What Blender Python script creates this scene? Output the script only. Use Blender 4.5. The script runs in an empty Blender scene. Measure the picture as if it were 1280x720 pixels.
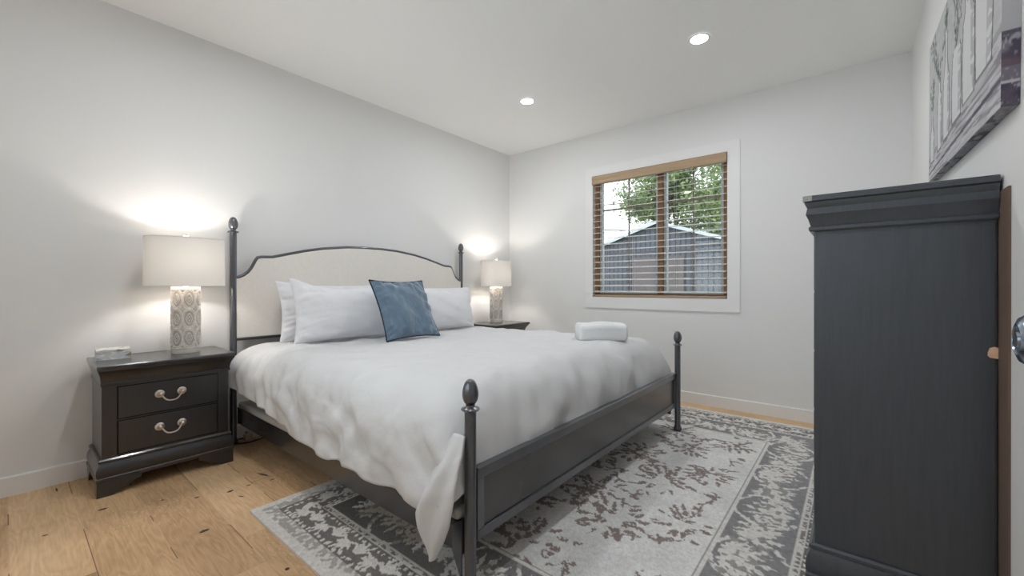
import bpy, bmesh, math, random
import numpy as np
from mathutils import Vector, Matrix
R = math.radians
scene = bpy.context.scene
COL = scene.collection
rnd = random.Random(7)
nr = np.random.RandomState(11)

# ------------------------------------------------------------------ camera, world, exposure
CAM = (-3.6092, -3.0052, 0.959)
YAW = 0.6879
FPX = 520.56
cd = bpy.data.cameras.new('camera')
cd.sensor_fit = 'HORIZONTAL'; cd.sensor_width = 36.0
cd.lens = FPX / 1280 * 36.0
cd.shift_y = -1.2 / 1280
cd.clip_start = 0.02; cd.clip_end = 200
cam = bpy.data.objects.new('camera', cd)
cam.location = CAM
cam.rotation_euler = (R(90), 0, YAW - R(90))
COL.objects.link(cam)
scene.camera = cam

EXPOSURE = 0.92
SKY = 1.65
DOWNLIGHT = 172.0
BULB = 112.0

world = bpy.data.worlds.new('overcast_sky')
scene.world = world
world.use_nodes = True
wnt = world.node_tree
wbg = wnt.nodes['Background']
wbg.inputs[0].default_value = (0.91, 0.955, 1.0, 1)
wbg.inputs[1].default_value = SKY

vs = scene.view_settings
vs.view_transform = 'Standard'; vs.look = 'None'; vs.gamma = 1.0
vs.exposure = EXPOSURE; vs.use_curve_mapping = False
try:
    scene.cycles.use_denoising = True
    scene.cycles.max_bounces = 14; scene.cycles.diffuse_bounces = 8
    scene.cycles.transparent_max_bounces = 24
    scene.cycles.sample_clamp_indirect = 6.0
except Exception:
    pass

# ------------------------------------------------------------------ materials
def lin(c):
    return tuple(((x/255)/12.92 if x/255 <= .04045 else ((x/255+.055)/1.055)**2.4) for x in c)

def mat(name, rgb, rough=.5, metal=0.0, spec=.5, coat=0.0, var=0.0, vscale=8.0, bump=0.0, bscale=60.0, stretch=(1,1,1), sheen=0.0, coat_rough=.1):
    m = bpy.data.materials.new(name); m.use_nodes = True
    nt = m.node_tree; b = nt.nodes['Principled BSDF']
    c = lin(rgb)
    b.inputs['Base Color'].default_value = (*c, 1)
    b.inputs['Roughness'].default_value = rough
    b.inputs['Metallic'].default_value = metal
    b.inputs['Specular IOR Level'].default_value = spec
    b.inputs['Coat Weight'].default_value = coat
    b.inputs['Coat Roughness'].default_value = coat_rough
    if sheen: b.inputs['Sheen Weight'].default_value = sheen
    tc = nt.nodes.new('ShaderNodeTexCoord')
    mp = nt.nodes.new('ShaderNodeMapping'); mp.inputs['Scale'].default_value = stretch
    nt.links.new(tc.outputs['Object'], mp.inputs[0])
    if var:
        n = nt.nodes.new('ShaderNodeTexNoise'); n.inputs['Scale'].default_value = vscale; n.inputs['Detail'].default_value = 5
        nt.links.new(mp.outputs[0], n.inputs['Vector'])
        mx = nt.nodes.new('ShaderNodeMix'); mx.data_type = 'RGBA'
        mx.inputs[6].default_value = (*[x*(1-var) for x in c], 1)
        mx.inputs[7].default_value = (*[min(1, x*(1+var)) for x in c], 1)
        nt.links.new(n.outputs['Fac'], mx.inputs[0])
        nt.links.new(mx.outputs[2], b.inputs['Base Color'])
    if bump:
        n2 = nt.nodes.new('ShaderNodeTexNoise'); n2.inputs['Scale'].default_value = bscale; n2.inputs['Detail'].default_value = 4
        nt.links.new(mp.outputs[0], n2.inputs['Vector'])
        bp = nt.nodes.new('ShaderNodeBump'); bp.inputs['Strength'].default_value = bump; bp.inputs['Distance'].default_value = .01
        nt.links.new(n2.outputs['Fac'], bp.inputs['Height'])
        nt.links.new(bp.outputs[0], b.inputs['Normal'])
    return m

def emis(name, rgb, s):
    m = bpy.data.materials.new(name); m.use_nodes = True
    nt = m.node_tree; nt.nodes.clear()
    o = nt.nodes.new('ShaderNodeOutputMaterial'); e = nt.nodes.new('ShaderNodeEmission')
    e.inputs[0].default_value = (*lin(rgb), 1); e.inputs[1].default_value = s
    nt.links.new(e.outputs[0], o.inputs[0]); return m

def attr_mat(name, rough=.9, bump=0.0, bscale=300, sheen=0.0, disp_attr=None):
    m = bpy.data.materials.new(name); m.use_nodes = True
    nt = m.node_tree; b = nt.nodes['Principled BSDF']
    b.inputs['Roughness'].default_value = rough
    b.inputs['Specular IOR Level'].default_value = .25
    a = nt.nodes.new('ShaderNodeAttribute'); a.attribute_name = 'paint'
    nt.links.new(a.outputs['Color'], b.inputs['Base Color'])
    if sheen: b.inputs['Sheen Weight'].default_value = sheen
    if bump:
        tc = nt.nodes.new('ShaderNodeTexCoord')
        n2 = nt.nodes.new('ShaderNodeTexNoise'); n2.inputs['Scale'].default_value = bscale; n2.inputs['Detail'].default_value = 3
        nt.links.new(tc.outputs['Object'], n2.inputs['Vector'])
        bp = nt.nodes.new('ShaderNodeBump'); bp.inputs['Strength'].default_value = bump; bp.inputs['Distance'].default_value = .006
        nt.links.new(n2.outputs['Fac'], bp.inputs['Height'])
        nt.links.new(bp.outputs[0], b.inputs['Normal'])
    return m

M = {}
M['wall'] = mat('wall_paint', (229,229,228), .85, spec=.2, var=.012, vscale=3, bump=.03, bscale=220)
M['ceiling'] = mat('ceiling_paint', (243,243,241), .9, spec=.15, var=.01, vscale=2)
M['trim'] = mat('trim_paint', (232,232,231), .45, spec=.4)
M['black_wood'] = mat('black_lacquered_wood', (34,34,37), .36, spec=.55, var=.22, vscale=9, bump=.10, bscale=55, stretch=(9,9,.7), coat=.7, coat_rough=.14)
M['black_panel'] = mat('black_wood_panel', (60,65,73), .34, spec=.6, var=.30, vscale=14, bump=.18, bscale=60, stretch=(10,10,.6), coat=.35, coat_rough=.3)
M['iron'] = mat('dark_iron', (88,90,95), .30, metal=.55, spec=.5, var=.15, vscale=30, coat=.7)
M['iron_panel'] = mat('dark_iron_sheet', (80,78,78), .24, metal=.5, spec=.5, var=.3, vscale=5, coat=.3, coat_rough=.2, bump=.05, bscale=8)
M['nickel'] = mat('brushed_nickel', (214,204,194), .3, metal=.95, var=.1, vscale=60)
M['knob_metal'] = mat('satin_chrome', (150,160,172), .22, metal=.95, var=.05, vscale=20)
M['linen'] = mat('beige_upholstery', (234,229,222), .9, spec=.2, var=.06, vscale=70, bump=.25, bscale=420)
M['cotton'] = mat('white_cotton', (210,210,211), .85, spec=.2, bump=.42, bscale=15)
M['pillow'] = mat('white_pillowcase', (226,226,229), .85, spec=.2, bump=.34, bscale=13)
M['terry'] = mat('white_terry', (234,235,236), .95, spec=.1, bump=.6, bscale=240)
M['foundation'] = mat('grey_quilted_ticking', (186,184,180), .9, spec=.2, var=.12, vscale=50, bump=.4, bscale=60)
M['mattress'] = mat('white_ticking', (222,221,218), .9, spec=.2, bump=.2, bscale=90)
M['velvet'] = mat('blue_velvet', (96,116,134), .8, spec=.2, var=.42, vscale=16, bump=.9, bscale=26, sheen=.5, stretch=(1,1,.6))
M['piping'] = mat('navy_piping', (38,48,64), .8, spec=.2)
M['bulb'] = emis('bulb_glow', (255,249,243), BULB)
M['downlight'] = emis('downlight_glow', (248,251,255), DOWNLIGHT)
M['finial'] = mat('clear_finial', (225,225,225), .12, metal=.6)
M['valance'] = mat('tan_blind_wood', (172,147,118), .5, var=.18, vscale=26, stretch=(1,.12,3))
M['slat'] = mat('slat_paint', (206,203,200), .5, spec=.4, var=.05, vscale=20)
M['cord'] = mat('blind_cord', (196,194,190), .8)
M['win_tan'] = mat('tan_window_frame', (158,118,82), .5, var=.12, vscale=20, stretch=(1,1,.2))
M['win_pale'] = mat('pale_sash', (205,216,220), .5)
M['muntin'] = mat('grey_tan_muntin', (150,138,126), .5)
M['shed'] = mat('grey_shed_board', (84,88,98), .8, var=.12, vscale=7, stretch=(1,1,.2))
M['shed_trim'] = mat('pale_shed_trim', (176,184,190), .7)
M['shed_roof'] = mat('grey_shingle', (92,92,96), .95, var=.25, vscale=30, bump=.4, bscale=30)
M['shed_door'] = mat('weathered_door', (96,88,90), .8, var=.2, vscale=6, stretch=(1,1,.25))
M['bark'] = mat('brown_bark', (92,76,62), .95, var=.35, vscale=14, bump=.6, bscale=20)
M['lawn'] = mat('lawn_green', (92,108,66), .95, var=.4, vscale=5, bump=.6, bscale=30)
M['cable'] = mat('black_cable', (24,24,26), .6)
M['pinkplug'] = mat('pinkish_plastic', (196,170,162), .5)
M['white_plastic'] = mat('white_plastic', (215,212,206), .5)
M['raw_wood'] = mat('bare_wood_chip', (226,190,160), .85, var=.3, vscale=60, bump=.4, bscale=200)
M['silver_wear'] = mat('worn_silver_corner', (160,158,152), .5, var=.6, vscale=160)
M['gap_shade'] = mat('gap_shade_black', (10,10,11), .95, spec=.05)
M['brown_strip'] = mat('brown_strip', (112,92,80), .7, var=.15, vscale=6, stretch=(1,1,.2))

def glass_mat():
    m = bpy.data.materials.new('window_glass'); m.use_nodes = True
    nt = m.node_tree; nt.nodes.clear()
    o = nt.nodes.new('ShaderNodeOutputMaterial')
    t = nt.nodes.new('ShaderNodeBsdfTransparent'); t.inputs[0].default_value = (.96,.98,.98,1)
    g = nt.nodes.new('ShaderNodeBsdfGlossy'); g.inputs['Roughness'].default_value = .01
    f = nt.nodes.new('ShaderNodeFresnel'); f.inputs[0].default_value = 1.45
    mx = nt.nodes.new('ShaderNodeMixShader')
    nt.links.new(f.outputs[0], mx.inputs[0]); nt.links.new(t.outputs[0], mx.inputs[1]); nt.links.new(g.outputs[0], mx.inputs[2])
    nt.links.new(mx.outputs[0], o.inputs[0]); return m
M['glass'] = glass_mat()

def shade_mat():
    m = bpy.data.materials.new('lamp_shade_fabric'); m.use_nodes = True
    nt = m.node_tree; nt.nodes.clear()
    o = nt.nodes.new('ShaderNodeOutputMaterial')
    d = nt.nodes.new('ShaderNodeBsdfDiffuse'); d.inputs[0].default_value = (*lin((232,228,222)),1)
    t = nt.nodes.new('ShaderNodeBsdfTranslucent'); t.inputs[0].default_value = (*lin((236,226,214)),1)
    tc = nt.nodes.new('ShaderNodeTexCoord'); mp = nt.nodes.new('ShaderNodeMapping'); mp.inputs['Scale'].default_value = (1,1,.12)
    n = nt.nodes.new('ShaderNodeTexNoise'); n.inputs['Scale'].default_value = 260
    nt.links.new(tc.outputs['Object'], mp.inputs[0]); nt.links.new(mp.outputs[0], n.inputs['Vector'])
    bp = nt.nodes.new('ShaderNodeBump'); bp.inputs['Strength'].default_value = .12; bp.inputs['Distance'].default_value = .004
    nt.links.new(n.outputs['Fac'], bp.inputs['Height']); nt.links.new(bp.outputs[0], d.inputs['Normal'])
    mx = nt.nodes.new('ShaderNodeMixShader'); mx.inputs[0].default_value = .026
    nt.links.new(d.outputs[0], mx.inputs[1]); nt.links.new(t.outputs[0], mx.inputs[2])
    nt.links.new(mx.outputs[0], o.inputs[0]); return m
M['shade'] = shade_mat()

def leaf_mat():
    m = bpy.data.materials.new('tree_leaf'); m.use_nodes = True
    nt = m.node_tree; b = nt.nodes['Principled BSDF']
    tc = nt.nodes.new('ShaderNodeTexCoord'); n = nt.nodes.new('ShaderNodeTexNoise'); n.inputs['Scale'].default_value = 1.6; n.inputs['Detail'].default_value = 6
    nt.links.new(tc.outputs['Object'], n.inputs['Vector'])
    cr = nt.nodes.new('ShaderNodeValToRGB')
    cr.color_ramp.elements[0].position = .32; cr.color_ramp.elements[0].color = (*lin((66,88,62)),1)
    cr.color_ramp.elements[1].position = .68; cr.color_ramp.elements[1].color = (*lin((168,186,126)),1)
    nt.links.new(n.outputs['Fac'], cr.inputs[0]); nt.links.new(cr.outputs[0], b.inputs['Base Color'])
    b.inputs['Roughness'].default_value = .5
    tr = nt.nodes.new('ShaderNodeBsdfTranslucent'); nt.links.new(cr.outputs[0], tr.inputs[0])
    mx = nt.nodes.new('ShaderNodeMixShader'); mx.inputs[0].default_value = .35
    out = nt.nodes['Material Output']
    nt.links.new(b.outputs[0], mx.inputs[1]); nt.links.new(tr.outputs[0], mx.inputs[2]); nt.links.new(mx.outputs[0], out.inputs[0])
    return m
M['leaf'] = leaf_mat()

def floor_mat():
    m = bpy.data.materials.new('oak_planks'); m.use_nodes = True
    nt = m.node_tree; L = nt.links; b = nt.nodes['Principled BSDF']
    def math_(op, a, c=None, clamp=False):
        n = nt.nodes.new('ShaderNodeMath'); n.operation = op; n.use_clamp = clamp
        for i, v in enumerate((a, c)):
            if v is None: continue
            if isinstance(v, (int, float)): n.inputs[i].default_value = v
            else: L.new(v, n.inputs[i])
        return n.outputs[0]
    tc = nt.nodes.new('ShaderNodeTexCoord'); sp = nt.nodes.new('ShaderNodeSeparateXYZ'); L.new(tc.outputs['Object'], sp.inputs[0])
    X, Y = sp.outputs[0], sp.outputs[1]
    px = math_('DIVIDE', math_('ADD', X, 3.5965+1.9), .1895)     # plank coordinate
    idx = math_('FLOOR', px); fx = math_('FRACT', px)
    wn = nt.nodes.new('ShaderNodeTexWhiteNoise'); wn.noise_dimensions = '1D'; L.new(idx, wn.inputs['W'])
    py = math_('DIVIDE', math_('ADD', Y, math_('MULTIPLY', wn.outputs['Value'], 1.5)), 1.25)
    idy = math_('FLOOR', py); fy = math_('FRACT', py)
    cmb = nt.nodes.new('ShaderNodeCombineXYZ'); L.new(idx, cmb.inputs[0]); L.new(idy, cmb.inputs[1])
    wn2 = nt.nodes.new('ShaderNodeTexWhiteNoise'); wn2.noise_dimensions = '2D'; L.new(cmb.outputs[0], wn2.inputs['Vector'])
    prand = wn2.outputs['Value']
    # grain coordinates shifted per plank
    gx = math_('ADD', math_('MULTIPLY', X, 1.0), math_('MULTIPLY', prand, 37.0))
    gv = nt.nodes.new('ShaderNodeCombineXYZ'); L.new(gx, gv.inputs[0]); L.new(math_('MULTIPLY', Y, .16), gv.inputs[1]); L.new(prand, gv.inputs[2])
    n1 = nt.nodes.new('ShaderNodeTexNoise'); n1.inputs['Scale'].default_value = 9; n1.inputs['Detail'].default_value = 3; L.new(gv.outputs[0], n1.inputs['Vector'])
    rings = math_('FRACT', math_('MULTIPLY', n1.outputs['Fac'], 15.0))
    rings = math_('ABSOLUTE', math_('SUBTRACT', rings, .5))
    gv2 = nt.nodes.new('ShaderNodeCombineXYZ'); L.new(gx, gv2.inputs[0]); L.new(math_('MULTIPLY', Y, .05), gv2.inputs[1])
    n2 = nt.nodes.new('ShaderNodeTexNoise'); n2.inputs['Scale'].default_value = 140; n2.inputs['Detail'].default_value = 3; L.new(gv2.outputs[0], n2.inputs['Vector'])
    n3 = nt.nodes.new('ShaderNodeTexNoise'); n3.inputs['Scale'].default_value = 3.2; n3.inputs['Detail'].default_value = 4; L.new(tc.outputs['Object'], n3.inputs['Vector'])
    v = math_('ADD', math_('MULTIPLY', prand, .55), math_('MULTIPLY', rings, .45))
    v = math_('ADD', v, math_('MULTIPLY', math_('SUBTRACT', n2.outputs['Fac'], .5), .75))
    v = math_('ADD', v, math_('MULTIPLY', math_('SUBTRACT', n3.outputs['Fac'], .5), .55), True)
    cr = nt.nodes.new('ShaderNodeValToRGB')
    e = cr.color_ramp.elements
    e[0].position = 0; e[0].color = (*lin((174,140,103)),1)
    e[1].position = 1; e[1].color = (*lin((236,205,164)),1)
    k = e.new(.5); k.color = (*lin((212,176,134)),1)
    L.new(v, cr.inputs[0])
    # pale lime streaks
    vx = nt.nodes.new('ShaderNodeCombineXYZ'); L.new(X, vx.inputs[0]); L.new(math_('MULTIPLY', Y, .35), vx.inputs[1])
    n4 = nt.nodes.new('ShaderNodeTexNoise'); n4.inputs['Scale'].default_value = 150; n4.inputs['Detail'].default_value = 2; L.new(vx.outputs[0], n4.inputs['Vector'])
    n5 = nt.nodes.new('ShaderNodeTexNoise'); n5.inputs['Scale'].default_value = 3.6; n5.inputs['Detail'].default_value = 2; L.new(tc.outputs['Object'], n5.inputs['Vector'])
    st = math_('MULTIPLY', math_('GREATER_THAN', n4.outputs['Fac'], .62), math_('MULTIPLY', math_('SUBTRACT', n5.outputs['Fac'], .44), 5.0, True), True)
    mx = nt.nodes.new('ShaderNodeMix'); mx.data_type = 'RGBA'; L.new(math_('MULTIPLY', st, .8), mx.inputs[0]); L.new(cr.outputs[0], mx.inputs[6]); mx.inputs[7].default_value = (*lin((216,198,172)),1)
    col = mx.outputs[2]
    # seams
    dx = math_('MINIMUM', fx, math_('SUBTRACT', 1.0, fx)); dy = math_('MINIMUM', fy, math_('SUBTRACT', 1.0, fy))
    sx = math_('LESS_THAN', dx, .008); sy = math_('LESS_THAN', dy, .0014)
    seam = math_('MAXIMUM', sx, sy)
    n6 = nt.nodes.new('ShaderNodeTexNoise'); n6.inputs['Scale'].default_value = 2.5; L.new(tc.outputs['Object'], n6.inputs['Vector'])
    sc_ = nt.nodes.new('ShaderNodeMix'); sc_.data_type = 'RGBA'
    L.new(math_('GREATER_THAN', n6.outputs['Fac'], .48), sc_.inputs[0]); sc_.inputs[6].default_value = (*lin((96,70,48)),1); sc_.inputs[7].default_value = (*lin((206,180,146)),1)
    mx2 = nt.nodes.new('ShaderNodeMix'); mx2.data_type = 'RGBA'; L.new(math_('MULTIPLY', seam, .8), mx2.inputs[0]); L.new(col, mx2.inputs[6]); L.new(sc_.outputs[2], mx2.inputs[7])
    col = mx2.outputs[2]
    # filled knots and dark marks (x, y, half length x, half length y, angle)
    n7 = nt.nodes.new('ShaderNodeTexNoise'); n7.inputs['Scale'].default_value = 90; L.new(tc.outputs['Object'], n7.inputs['Vector'])
    wob = math_('MULTIPLY', math_('SUBTRACT', n7.outputs['Fac'], .5), 1.3)
    for (kx, ky, a, c, ang) in [(-2.938,-.741,.016,.010,.2), (-3.055,-.69,.010,.007,0), (-2.923,-.835,.004,.018,.5), (-2.772,-.67,.008,.045,.28),
                                (-2.765,-.765,.013,.006,.1), (-3.112,-1.03,.020,.011,0), (-3.512,-.59,.010,.006,0), (-3.342,-.50,.018,.010,0), (-3.0,-1.515,.009,.009,0), (-3.455,-.09,.004,.03,0), (-3.16,-.60,.007,.006,0), (-2.86,-.74,.011,.006,0)]:
        ca, sa = math.cos(ang), math.sin(ang)
        ux = math_('SUBTRACT', X, kx); uy = math_('SUBTRACT', Y, ky)
        pa = math_('DIVIDE', math_('ADD', math_('MULTIPLY', ux, ca), math_('MULTIPLY', uy, sa)), a)
        pb = math_('DIVIDE', math_('SUBTRACT', math_('MULTIPLY', uy, ca), math_('MULTIPLY', ux, sa)), c)
        d = math_('ADD', math_('ADD', math_('MULTIPLY', pa, pa), math_('MULTIPLY', pb, pb)), wob)
        mask = math_('MULTIPLY', math_('SUBTRACT', 1.0, d), 2.0, True)
        q = nt.nodes.new('ShaderNodeMix'); q.data_type = 'RGBA'; L.new(mask, q.inputs[0]); L.new(col, q.inputs[6]); q.inputs[7].default_value = (*lin((52,44,38)),1)
        col = q.outputs[2]
    L.new(col, b.inputs['Base Color'])
    b.inputs['Roughness'].default_value = .5; b.inputs['Specular IOR Level'].default_value = .35
    bp = nt.nodes.new('ShaderNodeBump'); bp.inputs['Strength'].default_value = .25; bp.inputs['Distance'].default_value = .003
    L.new(math_('SUBTRACT', n2.outputs['Fac'], math_('MULTIPLY', seam, 1.5)), bp.inputs['Height']); L.new(bp.outputs[0], b.inputs['Normal'])
    return m
M['floor'] = floor_mat()

# ------------------------------------------------------------------ object helpers
def tag(o, label=None, cat=None, group=None, kind=None):
    if label: o['label'] = label
    if cat: o['category'] = cat
    if group: o['group'] = group
    if kind: o['kind'] = kind
    return o
def thing(name, label, cat, loc=(0,0,0), rz=0, group=None):
    o = bpy.data.objects.new(name, None); o.empty_display_size = .05
    COL.objects.link(o); o.location = loc; o.rotation_euler = (0,0,rz)
    return tag(o, label, cat, group)
def obj(name, bm, m, parent=None, smooth=False, angle=40, bevel=0, loc=None, rot=None):
    me = bpy.data.meshes.new(name)
    bmesh.ops.recalc_face_normals(bm, faces=bm.faces)
    if smooth:
        for f in bm.faces: f.smooth = True
        for e in bm.edges:
            if len(e.link_faces) == 2 and e.calc_face_angle(0) > R(angle): e.smooth = False
    bm.to_mesh(me); bm.free()
    ms = m if isinstance(m, (list, tuple)) else [m]
    for x in ms: me.materials.append(x)
    o = bpy.data.objects.new(name, me); COL.objects.link(o)
    if parent: o.parent = parent
    if loc: o.location = loc
    if rot: o.rotation_euler = rot
    if bevel:
        b = o.modifiers.new('bevel', 'BEVEL'); b.width = bevel; b.segments = 2; b.limit_method = 'ANGLE'; b.angle_limit = R(35)
    return o
def struct(name, bm, m, **k):
    o = obj(name, bm, m, **k); o['kind'] = 'structure'; return o
def B(): return bmesh.new()
def box(bm, x0, x1, y0, y1, z0, z1, mi=0):
    vs_ = [bm.verts.new((x,y,z)) for z in (z0,z1) for y in (y0,y1) for x in (x0,x1)]
    fs = [(0,1,3,2),(4,6,7,5),(0,4,5,1),(2,3,7,6),(0,2,6,4),(1,5,7,3)]
    for f in fs:
        bm.faces.new([vs_[i] for i in f]).material_index = mi
    return vs_
def lathe(bm, prof, seg=32, c=(0,0,0), sx=1.0, sy=1.0, cap=True):
    rings = []
    for r, z in prof:
        rings.append([bm.verts.new((c[0]+sx*r*math.cos(2*math.pi*i/seg), c[1]+sy*r*math.sin(2*math.pi*i/seg), c[2]+z)) for i in range(seg)])
    for a, b in zip(rings, rings[1:]):
        for i in range(seg):
            bm.faces.new((a[i], a[(i+1)%seg], b[(i+1)%seg], b[i]))
    if cap:
        bm.faces.new(list(reversed(rings[0]))); bm.faces.new(rings[-1])
def tube(bm, pts, r, seg=8, closed=False, flat=None):
    pts = [Vector(p) for p in pts]; n = len(pts); rings = []
    up = Vector((0,0,1)); prev = None
    for i, p in enumerate(pts):
        if closed: t = pts[(i+1)%n]-pts[i-1]
        else: t = pts[min(i+1,n-1)]-pts[max(i-1,0)]
        t.normalize()
        if prev is None:
            a = t.cross(up)
            if a.length < .05: a = t.cross(Vector((1,0,0)))
        else:
            a = prev - t*prev.dot(t)
        a.normalize(); b = t.cross(a).normalized(); prev = a
        rr = r[i] if isinstance(r, (list,tuple)) else r
        ra, rb = (rr, rr) if flat is None else flat
        rings.append([bm.verts.new(p + a*ra*math.cos(2*math.pi*k/seg) + b*rb*math.sin(2*math.pi*k/seg)) for k in range(seg)])
    m_ = n if closed else n-1
    for i in range(m_):
        A, Bq = rings[i], rings[(i+1)%n]
        for k in range(seg): bm.faces.new((A[k], A[(k+1)%seg], Bq[(k+1)%seg], Bq[k]))
    if not closed:
        bm.faces.new(list(reversed(rings[0]))); bm.faces.new(rings[-1])
def prism(bm, poly, axis, a, b):
    """poly: 2-D points in the plane normal to axis ('x','y','z'), extruded from a to b"""
    def P(u, v, w):
        return {'x': (w,u,v), 'y': (u,w,v), 'z': (u,v,w)}[axis]
    A = [bm.verts.new(P(u,v,a)) for u,v in poly]; C = [bm.verts.new(P(u,v,b)) for u,v in poly]
    n = len(poly)
    for i in range(n): bm.faces.new((A[i], A[(i+1)%n], C[(i+1)%n], C[i]))
    bm.faces.new(list(reversed(A))); bm.faces.new(C)
def rect_loft(bm, x0, x1, yf, yb, prof, sx=1.0):
    """rings of a rectangle whose front (-y) and both sides move outward by the profile offset"""
    rings = []
    for o, z in prof:
        rings.append([bm.verts.new(v) for v in ((x0-o*sx, yf-o, z), (x1+o*sx, yf-o, z), (x1+o*sx, yb, z), (x0-o*sx, yb, z))])
    for a, b in zip(rings, rings[1:]):
        for i in range(4): bm.faces.new((a[i], a[(i+1)%4], b[(i+1)%4], b[i]))
    bm.faces.new(list(reversed(rings[0]))); bm.faces.new(rings[-1])
def grid_obj(name, P, m, parent=None, colors=None, closed_u=False, solid=0, subsurf=0, smooth=True, quiet=False):
    """P: (n,m,3) array of points -> one mesh"""
    n, k, _ = P.shape
    idx = np.arange(n*k).reshape(n, k)
    a = idx[:-1,:-1].ravel(); b = idx[1:,:-1].ravel(); c = idx[1:,1:].ravel(); d = idx[:-1,1:].ravel()
    faces = np.stack([a,b,c,d], 1)
    if closed_u:
        a = idx[-1,:-1]; b = idx[0,:-1]; c = idx[0,1:]; d = idx[-1,1:]
        faces = np.concatenate([faces, np.stack([a,b,c,d],1)])
    me = bpy.data.meshes.new(name)
    me.vertices.add(n*k); me.vertices.foreach_set('co', P.reshape(-1).astype(np.float32))
    nf = len(faces); me.loops.add(nf*4); me.loops.foreach_set('vertex_index', faces.reshape(-1).astype(np.int32))
    me.polygons.add(nf); me.polygons.foreach_set('loop_start', (np.arange(nf)*4).astype(np.int32)); me.polygons.foreach_set('loop_total', np.full(nf,4,np.int32))
    me.polygons.foreach_set('use_smooth', np.full(nf, smooth, bool))
    me.update(); me.validate()
    if colors is not None:
        at = me.color_attributes.new('paint', 'FLOAT_COLOR', 'POINT')
        cc = np.ones((n*k,4), np.float32); cc[:,:3] = colors.reshape(-1,3)
        at.data.foreach_set('color', cc.reshape(-1))
    me.materials.append(m)
    o = bpy.data.objects.new(name, me); COL.objects.link(o)
    if parent: o.parent = parent
    if solid:
        s = o.modifiers.new('thickness', 'SOLIDIFY'); s.thickness = solid; s.offset = 0
    if subsurf:
        s = o.modifiers.new('smooth', 'SUBSURF'); s.levels = subsurf; s.render_levels = subsurf
    return o
def dup(root, loc=None, rz=None, label=None):
    r = root.copy(); COL.objects.link(r)
    if loc is not None: r.location = loc
    if rz is not None: r.rotation_euler = (0,0,rz)
    if label: r['label'] = label
    for ch in list(root.children):
        c = ch.copy(); COL.objects.link(c); c.parent = r
        for g in list(ch.children):
            d = g.copy(); COL.objects.link(d); d.parent = c
    return r
def linarr(c): return np.array(lin(c))
def vnoise(shape, cells, seed):
    """smooth 2-D value noise"""
    g = np.random.RandomState(seed).rand(cells[0]+2, cells[1]+2)
    u = np.linspace(0, cells[0], shape[0], endpoint=False); v = np.linspace(0, cells[1], shape[1], endpoint=False)
    iu = u.astype(int); iv = v.astype(int); fu = u-iu; fv = v-iv
    fu = fu*fu*(3-2*fu); fv = fv*fv*(3-2*fv)
    a = g[np.ix_(iu,iv)]; b = g[np.ix_(iu+1,iv)]; c = g[np.ix_(iu,iv+1)]; d = g[np.ix_(iu+1,iv+1)]
    fu = fu[:,None]; fv = fv[None,:]
    return a*(1-fu)*(1-fv)+b*fu*(1-fv)+c*(1-fu)*fv+d*fu*fv

# ------------------------------------------------------------------ the room
H = 2.44; W = 3.2836; XB = -3.95
WY0, WY1, WZ0, WZ1 = -2.235, -1.055, 0.865, 2.022      # window opening
bm = B(); box(bm, XB-.1, .14, -W-.1, .1, -.1, 0); struct('floor', bm, M['floor'])
bm = B(); box(bm, XB-.1, .14, -W-.1, .1, H, H+.1); struct('ceiling', bm, M['ceiling'])
bm = B(); box(bm, XB-.1, .14, 0, .1, 0, H); struct('wall_left', bm, M['wall'])
bm = B(); box(bm, XB-.1, .14, -W-.1, -W, 0, H); struct('wall_right', bm, M['wall'])
FY0, FY1, FZ0, FZ1 = -2.55, -.75, .80, 2.10           # added window, unseen behind the camera, to bring in fill daylight
bm = B()
ysf = [-W, FY0, FY1, 0]; zsf = [0, FZ0, FZ1, H]
for i in range(3):
    for j in range(3):
        if i == 1 and j == 1: continue
        box(bm, XB-.1, XB, ysf[i], ysf[i+1], zsf[j], zsf[j+1])
bmesh.ops.remove_doubles(bm, verts=bm.verts, dist=1e-5)
struct('wall_front', bm, M['wall'])
fill_win = bpy.data.objects.new('added_fill_window', None); COL.objects.link(fill_win); fill_win['kind'] = 'structure'; fill_win.location = (XB-.05, (FY0+FY1)/2, FZ0)
def fill_part(name, bm, m):
    bmesh.ops.translate(bm, verts=bm.verts, vec=-fill_win.location); return obj(name, bm, m, fill_win)
bm = B(); xa, xb, q = XB-.075, XB-.03, .04
box(bm, xa, xb, FY0, FY0+q, FZ0, FZ1); box(bm, xa, xb, FY1-q, FY1, FZ0, FZ1); box(bm, xa, xb, FY0+q, FY1-q, FZ0, FZ0+q); box(bm, xa, xb, FY0+q, FY1-q, FZ1-q, FZ1)
box(bm, xa, xb, (FY0+FY1)/2-.025, (FY0+FY1)/2+.025, FZ0+q, FZ1-q); fill_part('frame', bm, M['trim'])
for a, b in ((FY0+q, (FY0+FY1)/2-.025), ((FY0+FY1)/2+.025, FY1-q)):
    bm = B(); box(bm, XB-.055, XB-.051, a, b, FZ0+q, FZ1-q); fill_part('glass_pane', bm, M['glass'])
bm = B(); k_ = .08
box(bm, XB, XB+.012, FY0-k_, FY0, FZ0-k_, FZ1+k_); box(bm, XB, XB+.012, FY1, FY1+k_, FZ0-k_, FZ1+k_); box(bm, XB, XB+.012, FY0, FY1, FZ0-k_, FZ0); box(bm, XB, XB+.012, FY0, FY1, FZ1, FZ1+k_)
bmesh.ops.remove_doubles(bm, verts=bm.verts, dist=1e-5); struct('added_fill_window_trim', bm, M['trim'])
bm = B()
ys = [-W, WY0, WY1, 0]; zs = [0, WZ0, WZ1, H]
for i in range(3):
    for j in range(3):
        if i == 1 and j == 1: continue
        box(bm, 0, .14, ys[i], ys[i+1], zs[j], zs[j+1])
bmesh.ops.remove_doubles(bm, verts=bm.verts, dist=1e-5)
struct('wall_back', bm, M['wall'])
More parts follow.
